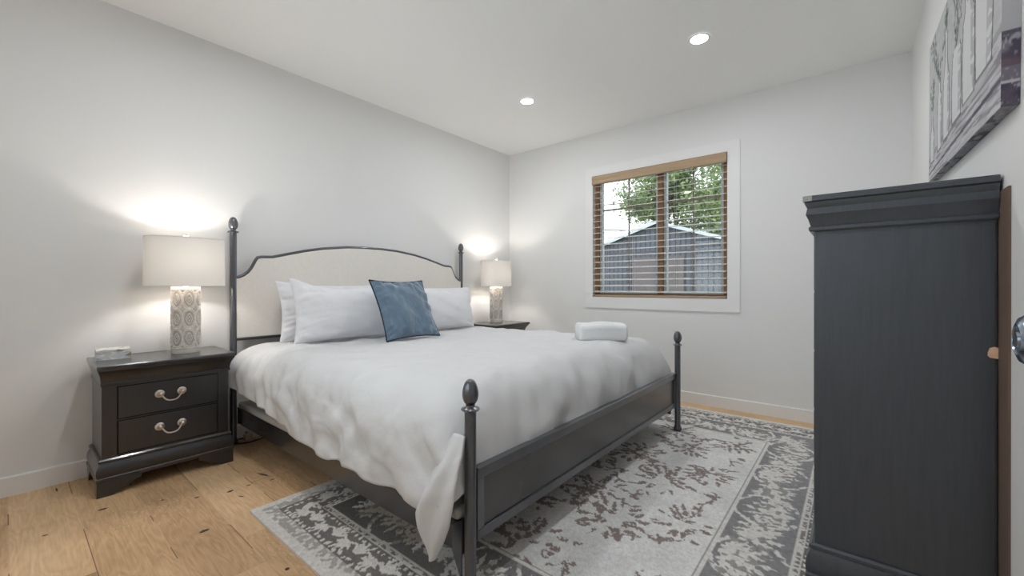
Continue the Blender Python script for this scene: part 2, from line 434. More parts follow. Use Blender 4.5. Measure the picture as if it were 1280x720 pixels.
BBH, BBT = .0888, .014
def bb(poly_axis, a, b, at, sgn):
    bm = B(); t = BBT*sgn
    poly = [(at,0),(at+t,0),(at+t,BBH-.004),(at+t*.7,BBH),(at,BBH)]
    prism(bm, poly, poly_axis, a, b); return bm
bm = bb('x', XB, 0, 0, -1); struct('baseboard_left', bm, M['trim'])
bm = bb('x', -2.40, 0, -W, 1); struct('baseboard_right', bm, M['trim'])
bm = bb('y', -W, 0, 0, -1); struct('baseboard_back', bm, M['trim'])
# window casing
bm = B()
c0, c1, d0, d1 = -2.324, -.978, .760, 2.105
box(bm, -.012, 0, c0, WY0, d0, d1); box(bm, -.012, 0, WY1, c1, d0, d1)
box(bm, -.012, 0, WY0, WY1, d0, WZ0); box(bm, -.012, 0, WY0, WY1, WZ1, d1)
bmesh.ops.remove_doubles(bm, verts=bm.verts, dist=1e-5)
struct('trim_1', bm, M['trim'])
# window unit
win = bpy.data.objects.new('window_1', None); COL.objects.link(win); win['kind'] = 'structure'; win.location = (.07, (WY0+WY1)/2, WZ0)
def wobj(name, bm, m):
    bmesh.ops.translate(bm, verts=bm.verts, vec=-win.location); return obj(name, bm, m, win)
bm = B(); fw = .038; xa, xb = .045, .125
box(bm, xa, xb, WY0, WY0+fw, WZ0, WZ1); box(bm, xa, xb, WY1-fw, WY1, WZ0, WZ1)
box(bm, xa, xb, WY0+fw, WY1-fw, WZ0, WZ0+.03); box(bm, xa, xb, WY0+fw, WY1-fw, WZ1-.03, WZ1)
wobj('frame', bm, M['win_tan'])
MY0, MY1 = -1.712, -1.667
bm = B(); box(bm, .040, .12, MY0, MY1, WZ0+.03, WZ1-.03); wobj('mullion', bm, M['win_tan'])
for a, b in ((WY0+fw, MY0), (MY1, WY1-fw)):
    bm = B(); s = .024; xa, xb = .07, .11
    z0, z1 = WZ0+.03, WZ1-.03
    box(bm, xa, xb, a, a+s, z0, z1); box(bm, xa, xb, b-s, b, z0, z1); box(bm, xa, xb, a+s, b-s, z0, z0+s); box(bm, xa, xb, a+s, b-s, z1-s, z1)
    wobj('sash', bm, M['win_pale'])
    mid = (a+b)/2
    bm = B(); box(bm, .088, .098, mid-.007, mid+.007, z0+s, z1-s); box(bm, .0885, .0975, a+s, b-s, 1.70-.008, 1.70+.008); wobj('muntin', bm, M['muntin'])
    bm = B(); box(bm, .100, .104, a+s, b-s, z0+s, z1-s); wobj('glass_pane', bm, M['glass'])

# door with knob in the right wall, just beside the camera
dr = bpy.data.objects.new('door_1', None); COL.objects.link(dr); dr['kind'] = 'structure'; dr.location = (-2.90, -W, 0)
bm = B(); box(bm, -.40, .40, 0, .012, .006, 2.03)
for z0, z1 in ((.12,.85),(1.0,1.92)):
    for x0, x1 in ((-.30,-.05),(.05,.28)):
        box(bm, x0, x1, .012, .018, z0, z1)
obj('leaf', bm, M['trim'], dr)
bm = B(); lathe(bm, [(.0,0),(.033,0),(.033,.006),(.028,.010),(.012,.014),(.012,.032),(.022,.036),(.034,.044),(.040,.054),(.040,.062),(.034,.070),(.024,.074),(.023,.072),(.013,.072),(.012,.075),(.0,.075)], 40, cap=False)
bmesh.ops.rotate(bm, verts=bm.verts, matrix=Matrix.Rotation(R(-90),3,'X'))
kn = obj('knob', bm, M['knob_metal'], dr, smooth=True, loc=(.279, .012, .878))
bm = B(); box(bm, -2.40+.088, -2.40, -W, -W+.014, 0, 2.12) if False else box(bm, -2.49, -2.41, -W, -W+.014, 0, 2.12)
box(bm, -3.39, -3.31, -W, -W+.014, 0, 2.12); box(bm, -3.31, -2.49, -W, -W+.014, 2.04, 2.12)
struct('trim_2', bm, M['trim'])

# ------------------------------------------------------------------ bed
CX = -1.765; PXL, PXR = -2.700, -.795; HY = -.065; FY = -2.08
bed = thing('bed', 'black iron king bed with arched upholstered headboard and egg-shaped post finials', 'bed', (CX, -1.07, 0))
def bobj(name, bm, m, parent=None, **k):
    bmesh.ops.translate(bm, verts=bm.verts, vec=-Vector(bed.location)); return obj(name, bm, m, parent or bed, **k)
POSTR = .0185
def post(x, y, top, collar, tall):
    bm = B()
    z0 = 0.0105 if y < -1 else 0.0
    lathe(bm, [(.024,z0),(.026,z0+.004),(.026,z0+.018),(.021,z0+.024),(.021,z0+.03),(POSTR,z0+.034),(POSTR,collar-.006)], 28, (x,y,0))
    po = bobj('post', bm, M['iron'], smooth=True)
    bm = B(); h = top-collar
    pr = [(POSTR,-.006),(.027,-.004),(.030,0),(.027,.004),(.016,.007),(.014,.011),(.015,.015)]
    for i in range(1, 15):
        t = i/15*math.pi
        pr.append((.0255*math.sin(t)**.8*(1+.12*math.cos(t)*1.0) if i else .01, .012+(h-.012)*(1-math.cos(t))/2))
    pr.append((.0008, h))
    lathe(bm, pr, 28, (x,y,collar))
    bobj('finial', bm, M['iron'], po, smooth=True, angle=60)
    return po
post(-2.722, HY, 1.388, 1.297, True); post(-.811, HY, 1.380, 1.290, True)
post(-2.688, FY, .672, .579, False); post(-.778, -2.100, .667, .577, False)
half = [(.948,1.016),(.925,1.020),(.900,1.032),(.875,1.053),(.857,1.078),(.843,1.105),(.832,1.128),(.822,1.145),(.800,1.150),(.735,1.153),(.64,1.178),(.53,1.206),(.40,1.232),(.22,1.254),(.08,1.261)]
arch = [(CX-a, z) for a, z in half] + [(CX+a, z) for a, z in reversed(half)]
bm = B(); tube(bm, [(x, HY, z) for x, z in arch], .012, 10)
bobj('arch_rail', bm, M['iron'], smooth=True)
bm = B(); tube(bm, [(CX-.945, HY, .640), (CX+.945, HY, .640)], .012, 10); bobj('lower_rail', bm, M['iron'], smooth=True)
bm = B()
poly = [(x*1, z-.006) for x, z in arch] + [(CX+.943, .645), (CX-.943, .645)]
prism(bm, poly, 'y', HY-.012, HY+.018)
bobj('headboard_panel', bm, M['linen'], bevel=.004)
# side rails: L section iron
for x, s in ((-2.700, 1), (-.790, -1)):
    bm = B()
    box(bm, x-.004, x+.004, FY+.018, HY-.018, .125, .217)
    box(bm, min(x+.004*s, x+.05*s), max(x+.004*s, x+.05*s), FY+.02, HY-.02, .196, .201)
    box(bm, x-.0065, x+.0065, FY+.019, HY-.019, .215, .222)
    sr = bobj('side_rail', bm, M['iron_panel'])
    bm = B()
    xx = x
    lo_ = .045 if s > 0 else .112
    prism(bm, [(FY+.018,lo_),(FY+.034,max(lo_,.07)),(FY+.060,.125),(FY+.060,.205),(FY+.034,.225),(FY+.018,.235)], 'x', xx-.009, xx-.0045)
    bobj('bracket', bm, M['iron'], sr)
# footboard
bm = B()
x0, x1, z0, z1, fr = -2.672, -.790, .166, .386, .030
yc = FY-.006
box(bm, x0, x1, yc-.010, yc+.010, z1-fr, z1); box(bm, x0, x1, yc-.010, yc+.010, z0, z0+fr)
box(bm, x0, x0+fr, yc-.010, yc+.010, z0+fr, z1-fr); box(bm, x1-fr, x1, yc-.010, yc+.010, z0+fr, z1-fr)
box(bm, x0, x1, yc-.014, yc+.014, z1, z1+.006)
fb = bobj('footboard', bm, M['iron'], bevel=.002)
bm = B(); box(bm, x0+fr, x1-fr, yc-.003, yc+.005, z0+fr, z1-fr); bobj('footboard_panel', bm, M['iron_panel'], fb)
bm = B()
for y in (-.35, -.75, -1.15, -1.55, -1.90): box(bm, -2.69, -.80, y-.035, y+.035, .201, .211)
bobj('support_slats', bm, M['iron'])

# foundation and mattress
def soft_box(name, x0, x1, y0, y1, z0, z1, r, m, label, cat):
    bm = B(); box(bm, x0, x1, y0, y1, z0, z1)
    o = obj(name, bm, m); b = o.modifiers.new('bevel', 'BEVEL'); b.width = r; b.segments = 5
    for p_ in o.data.polygons: p_.use_smooth = True
    return tag(o, label, cat)
soft_box('bed_foundation', -2.714, -.778, -2.050, -.115, .2225, .264, .018, M['foundation'], 'thin grey quilted foundation lying on the iron bed rails under the mattress', 'bed base')
soft_box('mattress', -2.66, -.90, -1.93, -.125, .270, .500, .05, M['mattress'], 'white mattress edge showing at the head between duvet hem and grey foundation', 'mattress')

# ------------------------------------------------------------------ duvet
def duvet():
    nu, nv = 280, 240
    hw = .975; r = .17
    ztop = .605
    out = np.zeros((nu, nv, 3))
    yh, yf = -.17, -2.058
    wob = np.random.RandomState(3)
    A1 = vnoise((nu,nv),(10,9),51)-.5; A2 = vnoise((nu,nv),(10,9),52)-.5
    B1 = vnoise((nu,nv),(26,24),53)-.5; B2 = vnoise((nu,nv),(60,54),54)-.5
    ph = wob.rand(40)*6.28
    def drape(s, rr):
        # s: arclength past the start of the rounded edge -> (outward, drop)
        if s <= 0: return s, 0.0
        a = s/rr
        amax = R(84)
        if a < amax: return rr*math.sin(a), rr*(1-math.cos(a))
        e = s-rr*amax
        return rr*math.sin(amax)+e*math.cos(amax), rr*(1-math.cos(amax))+e*math.sin(amax)
    for j in range(nv):
        v = j/(nv-1)
        # lengthwise cloth coordinate: flat part then foot drop
        Lflat = (yh - yf) - .20
        s_foot = v*(Lflat + .20*1.47 + .10) - Lflat
        for i in range(nu):
            u = -1 + 2*i/(nu-1)
            side = -1 if u < 0 else 1
            yk = yh - v*1.88
            # hem height on the near side varies along the bed
            if side < 0:
                t = min(1, max(0, (-.17-yk)/.95))
                hem = .40*(1-t)**1.6 + .236*(1-(1-t)**1.6)
                puff = .055*math.exp(-((yk+.17)/.28)**2)
            else:
                hem = .30; puff = .0
            arc_len = (ztop-hem-r)+r*1.47
            s = abs(u)*(hw-r+arc_len) - (hw-r)
            o1, d1 = drape(s, r)
            x = side*((hw-r)+o1)
            o2, d2 = drape(s_foot, .20)
            y = yh - Lflat - o2
            # crown of the quilt
            crown = .030*math.cos(min(1,abs(u)*1.15)*math.pi/2)*(min(1,max(0,(v-.22)/.35))**2*(3-2*min(1,max(0,(v-.22)/.35))))
            k = max(0.0, 1-((max(0,d1)/.2)**2+(max(0,d2)/.2)**2))
            z = ztop + crown*k - math.hypot(d1, d2) if (d1>0 and d2>0) else ztop + crown*k - d1 - d2
            sidew = min(1, max(0, s/.12))
            # wrinkles on the hanging side
            if side < 0 and sidew > 0:
                fall = min(1, d1/.28)
                head = math.exp(-((yk+.10)/.55)**2)
                q = yk*1.0 + d1*.35 + .06*A1[i,j]
                gath = (math.sin(q*46+ph[0]+1.2*math.sin(q*9+ph[1]))*.5+math.sin(q*71+ph[2]+d1*6)*.35)*(.004+.016*head)
                wv = A1[i,j]*3.2; w2_ = A2[i,j]*4.0
                f1 = math.sin((yk*.62+d1*.80)*24+wv*2+ph[3]); f2 = math.sin((yk*.85-d1*.35)*33+w2_*2+ph[5])
                f3 = math.sin((yk*.45+d1*.9)*52+wv*3+ph[12])
                diag = (abs(f1)**.6*math.copysign(1,f1)*.010+f2*.006+f3*.0035*max(0,B1[i,j]*2+.5))*(.45+1.1*max(0,A2[i,j]+.4)) + B1[i,j]*.014 + B2[i,j]*.007
                amp = sidew*(.35+.65*fall)
                x -= amp*(gath+diag*(1-.4*head)) + puff*sidew*math.sin(min(1,d1/.26)*math.pi*.75)
                z += .25*amp*gath
                if fall > .75: z += .008*head*math.sin(q*33+ph[6]) + .0025*math.sin(yk*23+ph[7])
            # soft folds on the foot face and long lazy ripples on top
            if d2 > 0:
                y += .003*math.sin(x*26+ph[8]+2*math.sin(x*5))*min(1,d2/.08) + (.002*math.sin(x*53+d2*20+5*A1[i,j])+.020*B1[i,j]+.008*math.sin(x*9+d2*16+6*A2[i,j]))*min(1,d2/.08)
            z += .010*B1[i,j]*(.3+.7*min(1,abs(u)*1.2)) + .004*B2[i,j] + .0045*math.sin(x*9+y*6+ph[9]+1.5*math.sin(y*3.1))*math.sin(y*7+ph[10]) + .0025*math.sin(x*21-y*17+ph[11]+2*math.sin(x*4)) + .002*math.sin(x*34+y*29+2*math.sin(y*9))
            out[i,j] = (CX+x, y, z)
    # keep the cloth inside the footboard
    out[...,1] = np.maximum(out[...,1], -2.072)
    # nothing hangs lower than the footboard's inside
    near = out[...,1] < -2.02
    out[...,2] = np.where(near, np.maximum(out[...,2], .30), out[...,2])
    o = grid_obj('duvet', out, M['cotton'], solid=.012)
    return o
dv = duvet()
tag(dv, 'rumpled white cotton duvet spread over the bed, hanging over the near rail', 'duvet')
# the loose corner of the duvet that hangs outside the rail by the near foot post
def corner():
    n, k = 44, 30
    P = np.zeros((n, k, 3))
    # left outline and right outline, from the top fold to the tip (y, z)
    Lp = [(-2.035,.500),(-1.990,.405),(-1.940,.310),(-1.905,.235),(-1.925,.200),(-1.960,.165),(-1.995,.118)]
    Rp = [(-2.080,.500),(-2.092,.440),(-2.098,.380),(-2.096,.320),(-2.075,.250),(-2.038,.180),(-1.999,.116)]
    def interp(Q, t):
        f = t*(len(Q)-1); i = min(len(Q)-2, int(f)); w = f-i; w = w*w*(3-2*w)*.3+w*.7
        return (Q[i][0]*(1-w)+Q[i+1][0]*w, Q[i][1]*(1-w)+Q[i+1][1]*w)
    for i in range(n):
        t = i/(n-1); a = interp(Lp, t); b = interp(Rp, t)
        for j in range(k):
            s = j/(k-1)
            y = a[0]*(1-s)+b[0]*s; z = a[1]*(1-s)+b[1]*s
            bul = math.sin(s*math.pi)**.8
            x = -2.732 - .030*min(1,t*2.5) - .030*bul*math.sin(min(1,t*1.1)*math.pi*.8) + .011*math.sin(s*9+t*4)*math.sin(t*math.pi)
            x += .02*(1-min(1,t*4))
            P[i,j] = (x, y, z)
    return grid_obj('duvet_corner', P, M['cotton'], parent=dv, solid=.009)
corner()

# ------------------------------------------------------------------ pillows
def pillow_pts(w, h, t, seed, pinch=.06, wr=.004, n=64):
    """closed pillow: front and back sheets joined at the seam; centred, in the x (width), z (height), y (thickness) frame"""
    rs = np.random.RandomState(seed)
    u = np.linspace(-1, 1, n)
    # denser near the edges
    u = np.sin(u*math.pi/2)
    U, V = np.meshgrid(u, u, indexing='ij')
    bow_x = 1-pinch*(1-V**2)**1.0*np.abs(U)**2
    bow_z = 1-pinch*(1-U**2)**1.0*np.abs(V)**2
    X = U*w/2*bow_x; Z = V*h/2*bow_z
    T = (np.clip(1-np.abs(U)**2.6,0,1)**.62)*(np.clip(1-np.abs(V)**2.6,0,1)**.62)
    ps = rs.rand(12)*6.28
    A_ = vnoise(U.shape,(6,6),seed+72)
    rad = np.abs(U)**2*(1-np.abs(V)**6)+np.abs(V)**2*(1-np.abs(U)**6)
    wk = wr*(np.sin(14*V+3*U+ps[0])*np.abs(U)**3+np.sin(17*U-2*V+ps[1])*np.abs(V)**3+.6*np.sin(7*U+5*V+ps[2]+2*np.sin(3*V+ps[3])) + 3.2*(vnoise(U.shape,(7,6),seed+60)-.5) + 1.6*(vnoise(U.shape,(17,14),seed+61)-.5) + (.9*vnoise(U.shape,(5,5),seed+70))*np.sin(31*V+9*U*U+7*A_+ps[5])*np.exp(-((np.abs(U)-1)/.35)**2) + (.9*vnoise(U.shape,(5,5),seed+71))*np.sin(29*U+9*V*V+7*A_+ps[6])*np.exp(-((np.abs(V)-1)/.30)**2))
    front = -(t/2)*T*(1+.10*np.sin(2*U+ps[4])) - wk*np.clip(T*3,0,1)
    back = (t/2)*T + wk*np.clip(T*3,0,1)*.5
    F = np.stack([X, front, Z], -1); K = np.stack([X, back, Z], -1)
    return F, K, (U, V)
def pillow(name, w, h, t, seed, m, loc, tilt, yaw=0, roll=0, label='', cat='pillow', group=None, pinch=.06, wr=.004, ears=None, piping=None):
    F, K, (U, V) = pillow_pts(w, h, t, seed, pinch, wr)
    if ears is not None:
        for (cu, cv, dz, dx) in ears:
            g = np.exp(-((U-cu)**2/.10+(V-cv)**2/.10))
            for S in (F, K): S[...,2] += dz*g; S[...,0] += dx*g
    n = F.shape[0]
    bm = B()
    vf = [[bm.verts.new(F[i,j]) for j in range(n)] for i in range(n)]
    vb = [[(vf[i][j] if i in (0,n-1) or j in (0,n-1) else bm.verts.new(K[i,j])) for j in range(n)] for i in range(n)]
    for i in range(n-1):
        for j in range(n-1):
            bm.faces.new((vf[i][j], vf[i+1][j], vf[i+1][j+1], vf[i][j+1]))
            bm.faces.new((vb[i][j], vb[i][j+1], vb[i+1][j+1], vb[i+1][j]))
    edge = [F[i,0] for i in range(n)]+[F[n-1,j] for j in range(1,n)]+[F[i,n-1] for i in range(n-2,-1,-1)]+[F[0,j] for j in range(n-2,0,-1)]
    # rest on the lower seam: shift so the bottom of the pillow is the origin
    low = float(F[...,2].min()); 
    bmesh.ops.translate(bm, verts=bm.verts, vec=(0,0,-low))
    o = obj(name, bm, m)
    for p_ in o.data.polygons: p_.use_smooth = True
    o.location = loc; o.rotation_mode = 'XYZ'
    o.matrix_world = Matrix.Translation(loc) @ Matrix.Rotation(yaw,4,'Z') @ Matrix.Rotation(-tilt,4,'X') @ Matrix.Rotation(roll,4,'Y')
    tag(o, label, cat, group)
    if piping:
        bm = B(); pts = [Vector(e)-Vector((0,0,low)) for e in edge[::2]]
        tube(bm, pts, .0045, 6, closed=True)
        pp = obj('piping', bm, piping, smooth=True); pp.parent = o
        for p_ in pp.data.polygons: p_.use_smooth = True
        pp['label'] = 'dark navy piping'
    return o
T0 = .605
pillow('pillow', .76, .37, .13, 5, M['pillow'], (-2.140, -.230, T0+.006), R(8), label='white pillow at the back, mostly hidden by the white pillow leaning on it', group='white pillows on the bed', ears=[(-1,1,.02,-.005)])
pillow('pillow', .76, .345, .18, 2, M['pillow'], (-2.138, -.450, T0+.008), R(9), yaw=R(-4), label='white pillow in front on the left side of the bed, beside blue cushion', group='white pillows on the bed', ears=[(-1,1,.055,-.005),(-1,-1,-.005,.0)])
pillow('pillow', .76, .35, .18, 9, M['pillow'], (-1.390, -.450, T0+.008), R(10), yaw=R(1), label='white pillow on the right side of the bed, behind blue cushion', group='white pillows on the bed')
pillow('throw_cushion', .425, .425, .14, 4, M['velvet'], (-1.915, -.795, T0+.020), R(27), yaw=R(1), label='square slate blue velvet cushion leaning on the white pillows', cat='cushion', pinch=.08, wr=.0075, piping=M['piping'])

# ------------------------------------------------------------------ folded towel
def towel():
    # a towel folded over and over: spiral-like section swept along its length
    pts = []
    w, h = .19, .114
    sec = []
    for a in np.linspace(0, 2*math.pi, 72, endpoint=False):
        c, s = math.cos(a), math.sin(a)
        sx = math.copysign(abs(c)**.45, c)*w/2; sz = math.copysign(abs(s)**.5, s)*h/2
        sec.append((sx, sz+h/2))
    n = 40; P = np.zeros((n, len(sec), 3))
    for i in range(n):
        t = -1+2*i/(n-1)
        e = max(0, (abs(t)-.86)/.14); sc = math.sqrt(max(0.0, 1-e**2.2))*.18+.82 if e < 1 else .82
        for k, (a, b) in enumerate(sec):
            zz = h/2+(b-h/2)*sc; zz += .004*math.sin(t*4+1)*(b/h)
            P[i,k] = (t*.148, a*(sc*.7+.3), zz)
    return P
tb = B()
TP = towel(); n, k, _ = TP.shape
tv = [[tb.verts.new(TP[i,j]) for j in range(k)] for i in range(n)]
for i in range(n-1):
    for j in range(k): tb.faces.new((tv[i][j], tv[i][(j+1)%k], tv[i+1][(j+1)%k], tv[i+1][j]))
# spiral end faces
tb.faces.new(tv[0]); tb.faces.new(list(reversed(tv[-1])))
tw = obj('folded_towel', tb, M['terry'], smooth=True, angle=70)
tw.location = (-1.226, -1.770, .622); tw.rotation_euler = (0, 0, R(-50))
tag(tw, 'thick white bath towel folded into a block near the foot of the bed', 'towel')
bm = B()
for zz in (.034, .058, .082):
    tube(bm, [(-.10+.02*i, -.0965+.0, zz) for i in range(11)], .0018, 6)
fo = obj('fold_edge', bm, M['terry'], tw, smooth=True)

# ------------------------------------------------------------------ case furniture
def drawer_handle(parent, loc, span=.088):
    bm = B()
    for s in (-1, 1):
        n0 = len(bm.verts)
        b2 = B(); lathe(b2, [(.0005,0),(.0185,0),(.0195,.003),(.016,.006),(.012,.0065),(.009,.010),(.0065,.014),(.0085,.019),(.0085,.024),(.005,.028),(.0005,.029)], 20)
        bmesh.ops.rotate(b2, verts=b2.verts, matrix=Matrix.Rotation(R(90),3,'X'))
        bmesh.ops.translate(b2, verts=b2.verts, vec=(s*span/2,0,0))
        me = bpy.data.meshes.new('tmp'); b2.to_mesh(me); b2.free(); bm.from_mesh(me); bpy.data.meshes.remove(me)
    pts = []
    for i in range(17):
        t = -1+2*i/16
        x = t*span/2*.92; drop = -.034*(1-abs(t)**3.0)
        pts.append((x, -.022-.006*(1-t*t), drop))
    tube(bm, pts, .0038, 8)
    return obj('handle', bm, M['nickel'], parent, smooth=True, loc=loc)

def case_piece(root, Wd, D, Hh, base_h, frieze_z, drawers, m, top_over=.05, side=1.0, foot_w=.155):
    """body: x in [-Wd/2, Wd/2], front at y=0 (facing -y), back at y=D. all parts local to root"""
    x0, x1 = -Wd/2, Wd/2
    bm = B(); rect_loft(bm, x0, x1, 0.0, D, [(0,base_h-.01),(0,frieze_z+.004)])
    obj('carcass', bm, m, root, bevel=.002)
    # ogee base moulding
    b0 = base_h*.40
    bm = B(); rect_loft(bm, x0, x1, 0, D, [(.018,b0),(.021,b0+.004),(.021,b0+.016),(.016,b0+.020),(.020,b0+.030),(.021,b0+.045),(.018,b0+(base_h-b0)*.62),(.010,base_h-.024),(.008,base_h-.018),(.012,base_h-.014),(.012,base_h-.006),(.006,base_h),(0,base_h)])
    obj('base_moulding', bm, m, root, smooth=True, angle=25)
    # bracket feet
    fh = b0
    def footpoly(s, x):
        return [(x,0),(x+s*foot_w*.36,0),(x+s*foot_w*.42,.008),(x+s*foot_w*.60,fh*.34),(x+s*foot_w*.82,fh*.60),(x+s*foot_w,fh*.80),(x+s*foot_w,fh),(x,fh)]
    for s, x in ((1, x0-.018), (-1, x1+.018)):
        bm = B(); prism(bm, footpoly(s, x), 'y', -.018, .004)
        sd = sorted((x, x+s*.022)); fd = min(foot_w*.55, D*.4)
        prism(bm, [(-.018,0),(fd*.5,0),(fd*.7,fh*.4),(fd,fh*.8),(fd,fh),(-.018,fh)], 'x', sd[0]+.0005, sd[1])
        obj('foot', bm, m, root)
        bm = B(); prism(bm, [(D,0),(D-fd*.5,0),(D-fd*.7,fh*.4),(D-fd,fh*.8),(D-fd,fh),(D,fh)], 'x', *sd)
        obj('foot', bm, m, root)
    # frieze (hidden cornice drawer) flaring to the top
    f0 = frieze_z; f1 = Hh-.021
    dz = f1-f0
    bm = B(); rect_loft(bm, x0, x1, 0, D, [(0,f0),(.010,f0),(.013,f0+.004),(.013,f0+.012),(.008,f0+.016),(.010,f0+.022),(.014,f0+dz*.42),(.020,f0+dz*.58),(.031*top_over/.05,f0+dz*.80),(.039*top_over/.05,f1-.008),(.042*top_over/.05,f1)], side)
    obj('frieze', bm, m, root, smooth=True, angle=22)
    bm = B(); rect_loft(bm, x0, x1, 0, D, [(top_over-.006,f1),(top_over,f1+.004),(top_over,Hh-.006),(top_over-.004,Hh-.001),(top_over-.008,Hh)], side)
    obj('top', bm, m, root)
    for (dx0, dx1, dz0, dz1, hx) in drawers:
        bm = B(); box(bm, dx0, dx1, -.0045, .01, dz0, dz1)
        d = obj('drawer', bm, m, root, bevel=.002)
        bm = B(); g_ = .0035
        for q in ((dx0-g_,dx1+g_,dz0-g_,dz0),(dx0-g_,dx1+g_,dz1,dz1+g_),(dx0-g_,dx0,dz0,dz1),(dx1,dx1+g_,dz0,dz1)): box(bm, q[0], q[1], -.0008, .004, q[2], q[3])
        bmesh.ops.remove_doubles(bm, verts=bm.verts, dist=1e-6)
        obj('gap_shade_strip', bm, M['gap_shade'], d)  # black strips round each drawer, the shade of the gap put into colour
        for h in hx: drawer_handle(d, (h, -.0045, (dz0+dz1)/2+.014))
    return root

# nightstands
NW = .500
def nightstand_at(loc, label):
    r = thing('nightstand', label, 'nightstand', loc, 0, 'black nightstands beside the bed')
    # x offset: body from -3.332 to -2.832
    dr_ = [(-.194,.198,.344,.490,(0.0,)), (-.194,.198,.180,.330,(0.0,))]
    return case_piece(r, NW, .315, .605, .168, .503, dr_, M['black_wood'], top_over=.058, side=.36)
ns = nightstand_at((-3.080, -.345, 0), 'black two-drawer nightstand left of the bed with silver bail handles, holding patterned box')
ns2 = dup(ns, (-.500, -.405, 0), label='black nightstand in the far corner behind the bed, only its top in view')

# chest
chest = thing('tall_chest', 'tall black wooden chest in the right foreground standing under the canvas picture', 'chest of drawers', (-2.06+.43, -2.912, .0108), R(180))
dd = []
zz0 = .205
for i in range(5):
    h = .176; dd.append((-.375, .375, zz0+i*.183, zz0+i*.183+h, ()))
case_piece(chest, .86, .366, 1.222, .18, 1.115, dd, M['black_panel'], top_over=.026, foot_w=.17)
# groove between front stile and side panel, chipped patch, worn corner (local: camera-side is +x)
xs = .43
bm = B(); prism(bm, [(.014,.20),(.362,.20),(.362,1.106),(.014,1.106)], 'x', xs+.0002, xs+.0022); obj('side_panel', bm, M['black_panel'], chest, bevel=.0006)
bm = B()
prism(bm, [(.3665,.772),(.3665,.799),(.360,.801),(.352,.797),(.349,.786),(.3485,.778),(.353,.773)], 'x', xs+.0024, xs+.0034)
cp = obj('chipped_patch', bm, M['raw_wood'], chest); cp['label'] = 'pale bare wood chip on the back edge'
bm = B(); box(bm, xs+.0255, xs+.0268, -.0268, -.004, 1.2045, 1.2195); box(bm, xs+.006, xs+.0265, -.0268, -.0255, 1.2045, 1.2195)
wc = obj('worn_corner', bm, M['silver_wear'], chest); wc['label'] = 'scuffed silvery corner of the top'

bm = B(); prism(bm, [(-2.139,.0003),(-1.30,.0003),(-1.30,1.192),(-2.146,1.192)], 'y', -W+.0002, -W+.0045)  # thin brown strip flat on the right wall, sticking out past the chest
tag(obj('brown_strip', bm, M['brown_strip']), 'narrow brown strip showing between the black chest and the right wall', 'board')
# decorative box
def deco_box():
    w, d, h = .125, .115, .048
    r = thing('trinket_box', 'small mother-of-pearl box with grey and gold triangles on the left nightstand', 'box', (-3.268, -.150, .605), R(-3))
    cols = [(222,222,214),(196,204,204),(206,210,212),(178,186,186),(150,134,88),(232,232,226),(168,176,178),(214,206,184)]
    mats = [mat('shell_inlay', c, .25, spec=.6, var=.06, vscale=60) for c in cols]
    def face(bm, P0, U, V, nu, nv, rs):
        P0, U, V = Vector(P0), Vector(U), Vector(V)
        pts = [[None]*(nv+1) for _ in range(nu+1)]
        for i in range(nu+1):
            for j in range(nv+1):
                jx = 0 if i in (0,nu) else rs.uniform(-.25,.25); jy = 0 if j in (0,nv) else rs.uniform(-.25,.25)
                pts[i][j] = bm.verts.new(P0+U*((i+jx)/nu)+V*((j+jy)/nv))
        for i in range(nu):
            for j in range(nv):
                a,b,c,e = pts[i][j],pts[i+1][j],pts[i+1][j+1],pts[i][j+1]
                tri = ((a,b,c),(a,c,e)) if (i+j)%2 else ((a,b,e),(b,c,e))
                for t in tri: bm.faces.new(t).material_index = rs.choice([0,1,2,2,3,4,5,5,6,7])
    def cuboid(bm, z0, z1, rs, ww, d_):
        face(bm, (-ww/2,-d_/2,z0), (ww,0,0), (0,0,z1-z0), 5, 2, rs)
        face(bm, (ww/2,-d_/2,z0), (0,d_,0), (0,0,z1-z0), 5, 2, rs)
        face(bm, (ww/2,d_/2,z0), (-ww,0,0), (0,0,z1-z0), 5, 2, rs)
        face(bm, (-ww/2,d_/2,z0), (0,-d_,0), (0,0,z1-z0), 5, 2, rs)
        face(bm, (-ww/2,-d_/2,z1), (ww,0,0), (0,d_,0), 5, 5, rs)
        face(bm, (-ww/2,d_/2,z0), (ww,0,0), (0,-d_,0), 1, 1, rs)
        bmesh.ops.remove_doubles(bm, verts=bm.verts, dist=1e-6)
    bm = B(); cuboid(bm, 0, h*.62, random.Random(5), w, d); obj('body', bm, mats, r)
    bm = B(); cuboid(bm, h*.65, h, random.Random(9), w, d); obj('lid', bm, mats, r)
    bm = B(); box(bm, -w/2+.004, w/2-.004, -d/2+.004, d/2-.004, h*.615, h*.655); obj('seam', bm, mats[6], r)
deco_box()

